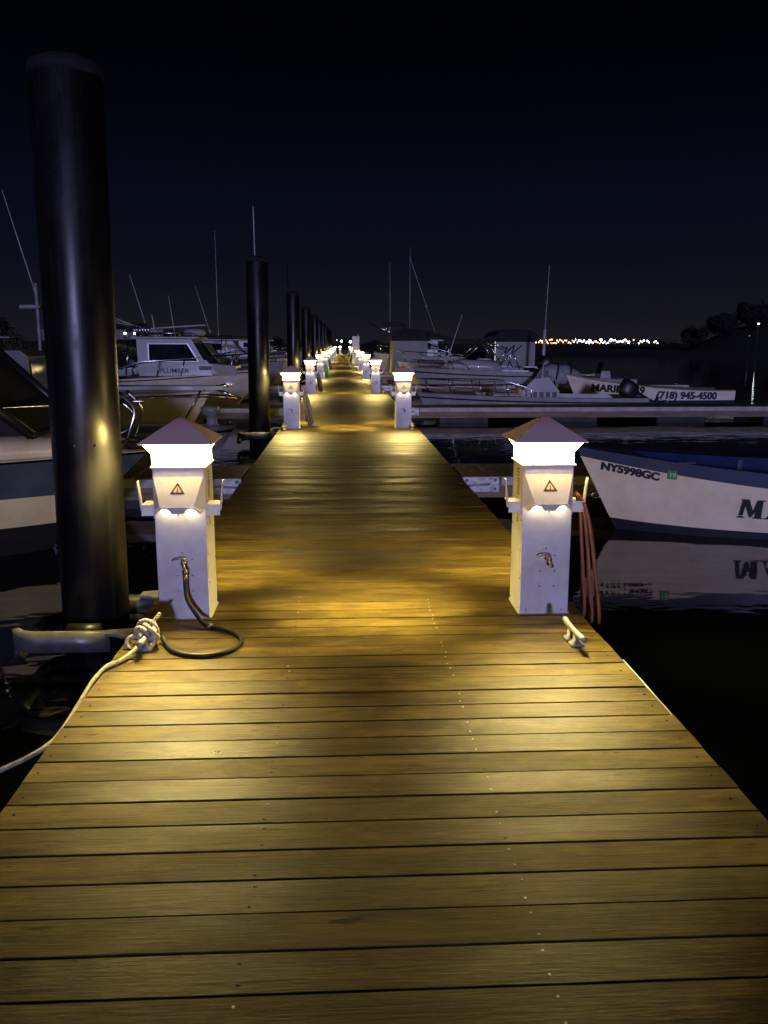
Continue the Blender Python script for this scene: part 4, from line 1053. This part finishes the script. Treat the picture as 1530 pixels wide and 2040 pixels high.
def power_boat(name, loc, rz, label, L=6.5, B=2.3, h0=.75, h1=1.1, stripe='gel', top=None, cabin=False, cab=(.30, .70), aer=(), m='gel', rails=True, motor=True, seed=0):
    h = Hull(L, B, h0, h1, .7, zc=-.05, draft=.25, full=2.3, stern=.9, pw=1.8, tm=.42, cb=.4)
    r_ = boat(name, loc, rz, label); rd = random.Random(seed)
    build_hull(h, r_, [(lambda t: -.05, 0), (lambda t: .06, 1), (lambda t: h.sheer(t) - .22, 3), (lambda t: h.sheer(t) - .14, 1)], [M['boot'], M[m], M['black'], M[stripe], M[m]], .55, .35, M[m], M[m], cap=.08, crown=.08, n=22)
    if rails: rail(h, r_, .5, .98, .45, .06, 4, r=.018)
    if cabin:
        b = MB(); zc_ = h.sheer(.5)
        ca, cb_ = L * cab[0], L * cab[1]
        b.prism([(ca, zc_ - .1), (cb_, zc_ - .05), (cb_ - L * .10, zc_ + .45), (cb_ - L * .14, zc_ + .85), (ca, zc_ + .88)], 'y', -B * .33, B * .33); b.build('cabin', M[m], r_)
        for sy in (-1, 1):
            q = [(ca + L * .04, sy * B * .331, zc_ + .40), (ca + L * .20, sy * B * .331, zc_ + .40), (ca + L * .19, sy * B * .331, zc_ + .76), (ca + L * .04, sy * B * .331, zc_ + .78)]
            window(r_, q if sy < 0 else q[::-1], frame=M['alu'])
        b = MB(); b.box((ca + L * .14, 0, zc_ + .92), (L * .36, B * .76, .06), bev=.02); b.build('roof', M[m], r_)
    else:
        b = MB(); zc_ = h.sheer(.5); b.prism([(L * .36, .35), (L * .52, .35), (L * .50, zc_ + .3), (L * .38, zc_ + .3)], 'y', -.4, .4); b.build('console', M[m], r_)
        b = MB(); b.loft([[(L * .52, -.42, zc_ + .2), (L * .47, -.38, zc_ + .65)], [(L * .55, 0, zc_ + .2), (L * .50, 0, zc_ + .65)], [(L * .52, .42, zc_ + .2), (L * .47, .38, zc_ + .65)]], closed=False, caps=False); b.build('windscreen', M['glass'], r_)
    if top:
        b = MB(); zt = h.sheer(.5) + top
        for x in (L * .34, L * .55):
            for sy in (-1, 1): b.tube([(x, sy * B * .34, h.sheer(.4)), (x + .1, sy * B * .30, zt)], .024, 6)
        b.tube([(L * .34 + .1, -B * .3, zt), (L * .55, B * .3, zt)], .015, 6)
        b.build('top_frame', M['chrome'], r_)
        b = MB(); b.box((L * .46, 0, zt + .03), (L * .30, B * .72, .05), bev=.02); b.build('hard_top', M['canvas' if seed % 2 else 'gel'], r_)
    for (p0, p1) in aer: aerial(r_, p0, p1, .016)
    if motor: outboard(r_, (-.05, .3, .55), tilt=20 + 20 * rd.random(), s=1.1); outboard(r_, (-.05, -.3, .55), tilt=20, s=1.1)
    return r_, h

# wheelhouse boat with masts behind the nearer boathouse (right)
r6, h6 = power_boat('fishing_boat', (1.75 + 8.5, 49.5), R(180), 'fishing boat with a dark flying top and two thin masts beside the dark boathouse roof', 8.5, 2.7, .95, 1.25, cabin=True, cab=(.58, .93), aer=[((7.55, 0, 2.2), (7.57, .1, 6.2)), ((6.45, .2, 2.2), (6.45, .2, 7.0)), ((6.45, .2, 6.4), (4.9, .2, 2.1))], seed=2)
b = MB(); b.prism([(6.6, 2.75), (8.0, 2.78), (7.85, 2.95), (6.9, 2.97)], 'y', -.7, .7)
b.build('flying_top', M['canvas'], r6)
b = MB()
for p in ([(7.4, -.6, 2.1), (7.8, -.6, 2.77)], [(6.7, -.6, 2.1), (6.8, -.6, 2.76)], [(7.4, .6, 2.1), (7.8, .6, 2.77)], [(6.7, .6, 2.1), (6.8, .6, 2.76)], [(7.0, -.3, 2.2), (8.7, -.3, 2.9)]): b.tube(p, .025, 6)
b.build('top_frame', M['chrome'], r6)
power_boat('motor_boat', (2.3 + 6.5, 37.0), R(180), 'white motor boat bow with a low rail beyond the cuddy boat', 6.5, 2.2, .8, 1.05, seed=4, motor=False)
power_boat('motor_boat', (2.2 + 6.8, 55), R(180), 'dim motor boat behind the boathouses with a canvas top', 6.8, 2.3, .85, 1.15, top=1.0, seed=5)
power_boat('motor_boat', (2.2 + 7, 62), R(180), 'far motor boat with a hard top past the boathouses', 7, 2.4, .9, 1.2, top=1.0, seed=6)
power_boat('motor_boat', (9.4 + 2.6, 35.4), R(180), 'low white hull just showing behind the phone-number skiff', 2.9, 1.2, .36, .5, seed=8, rails=False, motor=False)

# ---- left, nearest: cruiser bow with slate band
h = Hull(8.2, 2.75, .80, .90, .95, zc=.0, draft=.35, full=2.1, stern=.92, pw=1.4, tm=.45, cb=.62)
l1 = boat('cabin_cruiser', (-1.74 - 8.2, 7.75), 0, 'white cabin cruiser with a slate hull band behind the first black pile')
build_hull(h, l1, [(lambda t: .0, 0), (lambda t: .235 + .04 * t, 1), (lambda t: .50 + .05 * t, 2), (lambda t: h.sheer(t) - .028, 3), (lambda t: h.sheer(t) - .006, 1)], [M['boot'], M['creamwarm'], M['slate'], M['chrome'], M['cream']], .45, .4, M['cream'], M['cream'], cap=.06, crown=.06)
# raised foredeck / cabin trunk
b = MB(); rings = []
for t in [.42, .5, .58, .66, .74, .82, .88, .93, .96]:
    x = t * h.L; hb = h.half(t) - .07; z = h.sheer(t); hh = .20 * min(1, (1 - t) / .25) ** .5
    rings.append([(x, -hb, z - .01), (x, -hb * .95, z + hh * .8), (x, -hb * .75, z + hh * 1.15), (x, 0, z + hh * 1.45), (x, hb * .75, z + hh * 1.15), (x, hb * .95, z + hh * .8), (x, hb, z - .01)])
b.loft(rings); b.build('foredeck', M['cream'], l1)
rail(h, l1, .56, .985, .44, .06, 4, r=.016)
b = MB()
for sy in (-1, 1):
    b.tube(spline([(7.75, sy * .28, .98), (7.95, sy * .30, 1.06), (8.02, sy * .26, 1.20), (7.86, sy * .24, 1.34), (7.55, sy * .25, 1.36)], 5), .016, 6)
    b.tube(spline([(8.02, sy * .15, .95), (8.08, sy * .16, 1.1), (8.12, sy * .14, 1.28), (8.0, sy * .12, 1.42)], 5), .014, 6)
b.build('pulpit_rail', M['chrome'], l1)
b = MB(); b.box((7.72, -.05, 1.0), (.22, .12, .10), bev=.03); b.tube([(7.8, -.05, 1.03), (8.15, -.02, .99)], .03, 8); b.build('anchor', M['black'], l1)
# windscreen with a thick raked frame, canvas behind
b = MB(); A = Vector((7.38, -1.0, 1.13)); Bp = Vector((6.72, -.98, 1.78)); 
for sy in (-1, 1):
    b.tube([(7.40, sy * .62, 1.10), (6.60, sy * .80, 1.80)], .045, 8); b.tube([(7.05, sy * .78, 1.10), (6.45, sy * .85, 1.65)], .03, 8)
b.tube([(6.60, -.80, 1.80), (6.60, .80, 1.80)], .04, 8); b.tube([(7.40, -.62, 1.10), (7.40, .62, 1.10)], .03, 8); b.build('windscreen_frame', M['black'], l1)
b = MB(); b.add([(7.38, -.6, 1.12), (7.38, .6, 1.12), (6.62, .78, 1.78), (6.62, -.78, 1.78)], [(0, 1, 2, 3)]); b.add([(7.36, -.64, 1.10), (6.60, -.80, 1.76), (5.2, -.95, 1.72), (5.2, -1.05, 1.08)], [(0, 1, 2, 3)]); b.build('windscreen', M['canvas'], l1)
b = MB(); b.loft([[(5.2, -1.0, 1.75), (5.2, -.6, 1.88), (5.2, .6, 1.88), (5.2, 1.0, 1.75), (5.2, 1.05, 1.0), (5.2, -1.05, 1.0)], [(2.2, -1.05, 1.75), (2.2, -.6, 1.88), (2.2, .6, 1.88), (2.2, 1.05, 1.75), (2.2, 1.1, 1.0), (2.2, -1.1, 1.0)]], smooth=False); b.build('canvas_cover', M['canvas'], l1)
xx = MB(); vs, fs = text_geo('X', .22, .012)
out = []
for v in vs:
    x = 6.57 + v[0]; t = x / h.L; hb = h.half(t) - .07; out.append((x, -hb * .972 - .012, h.sheer(t) + .018 + v[1] * .72))
xx.add(out, fs); xx.build('lettering', M['textblk'], l1, recalc=False)

# ---- left, second: grey low bow with registration letters and a white bow post
h = Hull(5.6, 2.0, .50, .66, .45, zc=-.04, draft=.2, full=2.2, stern=.9, pw=1.6, tm=.42, cb=.4)
l2 = boat('motor_boat', (-1.57 - 5.6, 12.7), 0, 'low grey bow with registration letters and a white bow post beside the second pile')
build_hull(h, l2, [(lambda t: -.04, 0), (lambda t: .04, 1), (lambda t: h.sheer(t) - .10, 2), (lambda t: h.sheer(t) - .06, 1)], [M['boot'], M['greycover'], M['black'], M['gel']], .55, .3, M['gel'], M['gel'], cap=.07, crown=.05)
b = MB(); b.loft([[(x0 + 5.25 + x * sx, y * sy_, z) for x, y in ((-1, -.6), (-.6, -1), (.6, -1), (1, -.6), (1, .6), (.6, 1), (-.6, 1), (-1, .6))] for z, sx, sy_, x0 in ((.66, .10, .09, 0), (.70, .07, .07, 0), (.80, .07, .07, .0), (.83, .12, .11, -.02), (.92, .13, .12, -.02), (.94, .10, .09, -.01))]); b.build('bow_post', M['gel'], l2)
b = MB(); b.lathe([(.02, 0), (.02, .03)], (5.5, 0, .68), 8); b.tube([(5.40, .06, .69), (5.58, 0, .665), (5.58, 0, .60)], .014, 6); b.build('bow_light', M['brass'], l2)
b = MB(); b.loft([[(3.2, -.62, .68), (2.95, -.58, .86)], [(3.75, -.4, .70), (3.45, -.36, .90)], [(3.95, 0, .71), (3.6, 0, .92)], [(3.75, .4, .70), (3.45, .36, .90)], [(3.2, .62, .68), (2.95, .58, .86)]], closed=False, caps=False); b.build('windscreen', M['glass'], l2)
b = MB(); b.box((2.2, 0, .80), (1.8, 1.5, .10), bev=.04); b.build('canvas_cover', M['greycover'], l2)
hull_text(h, l2, 'NY      81C', .13, 3.60, .32, False, bold=.004, m=M['textblk'], name='registration_number')

# ---- left, third: cream boat with a long bow pulpit and white cabin
h = Hull(7.2, 2.6, .86, .92, .55, zc=-.04, draft=.3, full=2.2, stern=.92, pw=1.4, tm=.45, cb=.38)
l3 = boat('pulpit_boat', (-2.55 - 7.2, 16.9), 0, 'cream cabin boat with a long bow pulpit plank and pale cabin enclosure')
build_hull(h, l3, [(lambda t: -.04, 0), (lambda t: .10, 1), (lambda t: h.sheer(t) - .07, 2), (lambda t: h.sheer(t) - .04, 1)], [M['boot'], M['cream'], M['black'], M['cream']], .45, .4, M['cream'], M['cream'], cap=.07, crown=.08)
b = MB(); b.prism([(5.4, -.34), (6.9, -.26), (7.45, -.12), (7.52, 0), (7.45, .12), (6.9, .26), (5.4, .34)], 'z', .955, 1.03); b.build('bow_pulpit', M['gel'], l3)
b = MB(); b.tube([(7.3, 0, 1.0), (7.62, 0, 1.06)], .035, 8); b.box((7.56, 0, 1.06), (.12, .06, .05)); b.build('anchor_roller', M['chrome'], l3)
b = MB()
for sy in (-1, 1):
    b.tube(spline([(4.6, sy * .9, .92), (5.2, sy * .85, .80), (6.3, sy * .55, .84), (7.3, sy * .28, .83), (7.78, 0, .78)], 5), .017, 6)
    b.tube([(6.7, sy * .3, .35 if sy < 0 else .5), (7.05, sy * .3, .95)], .017, 6); b.tube([(7.3, sy * .12, .96), (7.78, 0, .78)], .02, 6)
    b.tube([(4.9, sy * .9, .92), (5.05, sy * .86, 1.3)], .016, 6)
b.build('pulpit_rail', M['chrome'], l3)
b = MB(); b.prism([(1.4, .6), (4.15, .75), (4.12, 1.60), (4.0, 1.705), (1.4, 1.72)], 'y', -1.0, 1.0); b.build('cabin', M['vinyl'], l3)
window(l3, [(4.153, -.92, .9), (4.153, .92, .9), (4.126, .92, 1.56), (4.126, -.92, 1.56)], name='windscreen')  # dark pane added over the cabin front to hold back its lamplit yellow
window(l3, [(3.0, -1.001, 1.05), (3.6, -1.001, 1.05), (3.6, -1.001, 1.5), (3.0, -1.001, 1.5)], m=M['greycover'])
b = MB(); b.tube([(3.5, -1.03, 1.02), (3.74, -1.03, 1.58)], .02, 6); b.tube([(2.72, -1.03, 2.1), (2.86, -1.03, .9)], .018, 6); b.build('side_pole', M['bumper'], l3)
aerial(l3, (4.20, -.6, 2.75), (3.76, -.6, 4.5), .012); b = MB(); b.tube([(4.22, -.6, 1.7), (4.22, -.6, 2.9)], .03, 6); b.box((4.12, -.6, 2.48), (.36, .3, .07), bev=.02); b.build('radar_mast', M['greycover'], l3)

# ---- left, fourth: pilothouse boat
h = Hull(6.6, 2.35, .86, 1.17, .95, zc=-.04, draft=.3, full=2.1, stern=.92, pw=2.0, tm=.45, cb=.38)
l4 = boat('pilothouse_boat', (-2.05 - 6.6, 23.6), 0, 'white pilothouse boat with a rod-laden roof, long side window and bow rails')
build_hull(h, l4, [(lambda t: -.04, 0), (lambda t: .10, 1), (lambda t: h.sheer(t) - .075, 2), (lambda t: h.sheer(t) - .045, 1)], [M['boot'], M['cream'], M['black'], M['gel']], .45, .4, M['gel'], M['gel'], cap=.07, crown=.08)
OX = 2.05 + 6.6     # local x = world x + OX
b = MB(); prof = [(OX - 5.27, 1.0), (OX - 3.25, 1.05), (OX - 3.42, 1.24), (OX - 3.90, 1.93), (OX - 5.30, 1.93)]
b.prism(prof, 'y', -.80, .80); b.build('pilothouse', M['gel'], l4)
b = MB(); rings = []
for x, hw_, zt in ((OX - 5.2, .95, 1.22), (OX - 4.2, .92, 1.27), (OX - 3.4, .82, 1.30), (OX - 2.8, .55, 1.24)):
    rings.append([(x, -hw_, 1.0), (x, -hw_ * .96, zt), (x, hw_ * .96, zt), (x, hw_, 1.0)])
b.loft(rings, smooth=False); b.build('trunk', M['gel'], l4)
ff = mat('polished_window_frame', (.80, .82, .88), .3, metal=.3, var=.1)
window(l4, [(OX - 5.02, -.801, 1.36), (OX - 3.72, -.801, 1.36), (OX - 3.98, -.801, 1.82), (OX - 5.02, -.801, 1.82)], frame=ff, inset=.035)
window(l4, [(OX - 3.60, -.801, 1.40), (OX - 3.36, -.801, 1.38), (OX - 3.68, -.801, 1.83), (OX - 3.84, -.801, 1.83)], m=M['glass'])
window(l4, [(OX - 3.42, -.66, 1.28), (OX - 3.42, .66, 1.28), (OX - 3.885, .66, 1.88), (OX - 3.885, -.66, 1.88)], m=M['glass'])
b = MB(); b.box((OX - 4.58, 0, 1.965), (1.72, 1.80, .06), bev=.02); b.build('roof', M['gel'], l4)
b = MB()
for z in (2.08,):
    for sy in (-1, 1): b.tube([(OX - 5.3, sy * .75, z), (OX - 3.8, sy * .75, z)], .018, 6)
for x in (-5.2, -4.7, -4.2, -3.85):
    for sy in (-1, 1): b.tube([(OX + x, sy * .75, 1.98), (OX + x, sy * .75, 2.08)], .015, 6)
b.build('roof_rack', M['chrome'], l4)
b = MB(); b.lathe([(.27, 0), (.29, .05), (.29, .13), (.24, .17)], (OX - 3.95, .1, 2.02), 16); b.build('radar_dome', M['gel'], l4)
b = MB(); rd = random.Random(2)
for k in range(6): b.tube([(OX - 5.28 + k * .07, -.72, 2.0), (OX - 5.42 + k * .07, -.72, 2.33)], .022, 6)
b.build('rod_holder', M['chrome'], l4)
b = MB()
for k in range(3): b.tube([(OX - 4.9 + .1 * k, -.7 + .2 * k, 2.12), (OX - 6.6, -.8, 2.75 - .12 * k)], .012, 6, taper=.5)
b.tube([(OX - 5.1, -.3, 2.2), (OX - 3.6, -.2, 2.3)], .02, 6); b.build('stowed_rod', M['bumper'], l4)
aerial(l4, (OX - 5.0, -.6, 2.0), (OX - 5.42, -.6, 3.55), .014); aerial(l4, (OX - 4.85, -.5, 2.0), (OX - 4.93, -.5, 2.55), .024); aerial(l4, (OX - 3.6, .5, 2.1), (OX - 3.95, .5, 3.35), .010)
rail(h, l4, .42, .985, .42, .06, 6, r=.018)
b = MB(); b.box((OX - 5.29, -.6, 1.60), (.02, .03, .12)); b.build('cabin_light', M['string'], l4)
b = MB(); b.box((OX - 3.55, -.93, 1.20), (.30, .03, .10)); b.build('rope_bag', M['black'], l4)
vs, fs = text_geo('PLUMBER', .165, .001); b = MB(); b.add([(OX - 4.72 + v[0] * 1.1, -.93, 1.075 + v[1]) for v in vs], fs)
b.build('lettering', M['textnavy'], l4, recalc=False)

# ---- left, further along: dim boats
power_boat('motor_boat', (-2.4 - 6.5, 28), 0, 'open motor boat with a hard top behind the pilothouse boat', 6.5, 2.3, .8, 1.1, top=1.0, seed=11)
power_boat('motor_boat', (-2.2 - 6.8, 34), 0, 'motor boat with a cabin and bow rail past the third pile', 6.8, 2.4, .85, 1.15, cabin=True, seed=12, aer=[((2.6, 0, 2.0), (2.4, 0, 3.6))])
power_boat('motor_boat', (-2.1 - 7.0, 38.5), 0, 'dim open boat with a canvas top past the cabin boat', 7.0, 2.4, .9, 1.2, top=1.1, seed=13)
power_boat('motor_boat', (-2.2 - 7.5, 45), 0, 'dim white cabin boat with a tall thin aerial along the piles', 7.5, 2.6, .95, 1.3, cabin=True, seed=14, aer=[((3.4, 0, 2.2), (3.4, 0, 7.3))])
power_boat('motor_boat', (-2.2 - 7.5, 56), 0, 'dim boat with a hard top behind the fifth pile', 7.5, 2.6, .95, 1.3, top=1.1, seed=15)
power_boat('motor_boat', (-8.5 - 7.0, 31), 0, 'dim motor boat beyond the white cabin and leafy bushes', 7.0, 2.4, .9, 1.2, top=1.0, seed=16)
power_boat('motor_boat', (-2.3 - 8, 68), 0, 'small dim cabin boat almost lost in the dark behind the piles', 8, 2.6, 1.0, 1.3, cabin=True, seed=17)
# two tall aerial poles seen above the second and third piles
for (x, y, z, lab) in ((-2.85, 29.6, 5.85, 'thin pale mast rising above the second black pile'), (-3.05, 50.6, 5.9, 'thin dark mast rising above the third black pile')):
    e = empty('slender_mast', (x, y, W), 0, lab, 'mast'); b = MB(); b.tube([(0, 0, -.5), (0, 0, 2.4), (-.02, 0, z - W)], .035, 8, taper=.6); b.build('pole', M['bumper'] if y < 40 else M['black'], e)
    b = MB(); b.tube([(0, 0, 2.2), (.25, 0, 1.2)], .012, 6); b.box((0, 0, 2.4), (.09, .09, .14)); b.build('fitting', M['galv'], e)

# ------------------------------------------------------------------ far lights
def far_at(px, py, Y):
    """a far-off point from its bearing and height angle, at distance Y"""
    fx = (math.sin(YAW) * math.cos(PITCH), math.cos(YAW) * math.cos(PITCH), -math.sin(PITCH)); rx = (math.cos(YAW), -math.sin(YAW), 0)
    ux = (math.sin(YAW) * math.sin(PITCH), math.cos(YAW) * math.sin(PITCH), math.cos(PITCH)); a = (px - 765) / F; c = (1020 - py) / F
    d = [fx[i] + a * rx[i] + c * ux[i] for i in range(3)]; t = Y / d[1]; return Vector((d[0] * t, Y, EYE + d[2] * t))
def lamp_ball(r, flat=1.0):
    b = MB(); prof = [(max(.001, math.cos(R(a)) * r), math.sin(R(a)) * r * flat) for a in range(-90, 91, 30)]; b.lathe(prof, n=8); return b
rd = random.Random(17)
om = lamp_ball(.9, .8); base_o = None; base_w = None
city = []
x = 1066
while x < 1138: city.append((x + rd.uniform(-1, 1), rd.uniform(676, 684), 'o', rd.uniform(.4, .95))); x += 2.6
x = 1140
while x < 1312:
    big = rd.random() < .22; dens = 1 if x < 1255 else .55
    if rd.random() < dens: city.append((x, rd.uniform(676, 685), 'w' if rd.random() > .2 else 'o', (1.15 if big else rd.uniform(.35, .85)) * (1 if x > 1160 else .7)))
    x += 3.4
city += [(1175, 678, 'w', 1.3), (1197, 677, 'w', 1.5), (1217, 677, 'w', 1.6), (1240, 680, 'w', 1.2), (1253, 681, 'w', 1.0)]
protoL = {}
for px, py, k, s_ in city:
    P = far_at(px, py, 560)
    if k not in protoL:
        e = empty('harbour_lamp', (0, 0, 0)); lamp_ball(.75, .8).build('lamp_head', M['orangelamp'] if k == 'o' else M['citylamp'], e)
        b = MB(); b.tube([(0, 0, -7), (0, 0, -.6)], .10, 6); b.build('post', M['galv'], e); protoL[k] = e
    else: e = copy_tree(protoL[k])
    e.location = P; e.scale = (s_ * .8, s_ * .8, .8 if s_ < 1.2 else 1)
    tag(e, ('orange lamp in the glowing row on the far shore' if k == 'o' else 'cool white lamp in the bright row on the far shore'), 'harbour lamp', 'orange harbour lamps' if k == 'o' else 'white harbour lamps')

def lamp_post(px, py, Y, r, m, label, top=True, zbase=None):
    P = far_at(px, py, Y); zb = zbase if zbase is not None else WATER
    e = empty('lamp_post', (P.x, P.y, zb), 0, label, 'street lamp')
    b = lamp_ball(r, .8); o = b.build('lamp_head', m, e); o.location = (0, 0, P.z - zb)
    b = MB(); b.tube([(0, .1, -1), (0, .1, P.z - zb)], .06, 6); b.tube([(0, .1, P.z - zb + .12), (0, -.1, P.z - zb + r)], .05, 6); b.build('post', M['bark'], e); return e
lamp_post(680.5, 679.5, 150, .17, M['whitelamp'], 'bright white lamp straight beyond the lone pedestal at the dock end')
lamp_post(698, 681, 150, .20, M['whitelamp'], 'bright white lamp beyond the dock end beside the tall cabinet')
lamp_post(671, 677.5, 152, .07, M['dimlamp'], 'small faint lamp beyond the end of the dock')
lamp_post(1511, 645, 112, .10, M['whitelamp'], 'upper small lamp against the dark wooded rise')
lamp_post(1493, 669, 112, .08, M['fainter'], 'lower small lamp against the dark wooded rise')

# roadside wall and parked car with its headlamps on, far left
wl = empty('roadside_wall', (-40, 116, 0), 0, 'low pale roadside wall on the embankment behind the pilothouse boat', 'wall')
zb = 1.9
b = MB(); b.box((8.0, 3, zb + .55), (16, .3, 1.3)); b.build('panel', M['wallpale'], wl)
b = MB(); b.box((8.0, 3, zb + 1.24), (16.2, .4, .08)); b.build('coping', M['wallpale'], wl)
cp = far_at(259, 664, 112)
car = empty('parked_car', (cp.x, 112, cp.z - .66), 0, 'parked car with both headlamps lit in front of the roadside wall', 'car')
b = MB(); b.loft([[(x, y, z) for x, z in ((-.85, .25), (.85, .25), (.9, .6), (.85, .85), (-.85, .85), (-.9, .6))] for y in (0, 4.2)], smooth=False)
b.loft([[(x * s_, y, z) for x in (-.8, .8)] + [(x * .82 * s_, y2, 1.42) for x in (.8, -.8)] for s_, y, y2, z in ((1, 1.1, 1.8, .85), (1, 4.0, 3.4, .85))], smooth=False); b.build('body', M['carpaint'], car)
for sx in (-1, 1):
    b = lamp_ball(.17, .6); o = b.build('headlight', M['headlamp'], car); o.location = (sx * .62, -.06, .66)
    for y in (.8, 3.3):
        b = MB(); b.lathe([(.31, -.1), (.33, 0), (.31, .1)], (sx * .82, y, .32), 14, rot=Matrix.Rotation(R(90), 3, 'Y')); b.build('wheel', M['black'], car)
        
# ------------------------------------------------------------------ render settings
sc.view_settings.view_transform = 'Standard'; sc.view_settings.look = 'None'; sc.view_settings.exposure = 0.0; sc.view_settings.gamma = 1.0
try: sc.view_settings.use_curve_mapping = False
except Exception: pass
sc.cycles.use_denoising = True
sc.cycles.use_light_tree = True
sc.cycles.max_bounces = 6; sc.cycles.diffuse_bounces = 3; sc.cycles.glossy_bounces = 3; sc.cycles.transparent_max_bounces = 8
sc.cycles.sample_clamp_indirect = 4.0
sc.cycles.caustics_reflective = False; sc.cycles.caustics_refractive = False
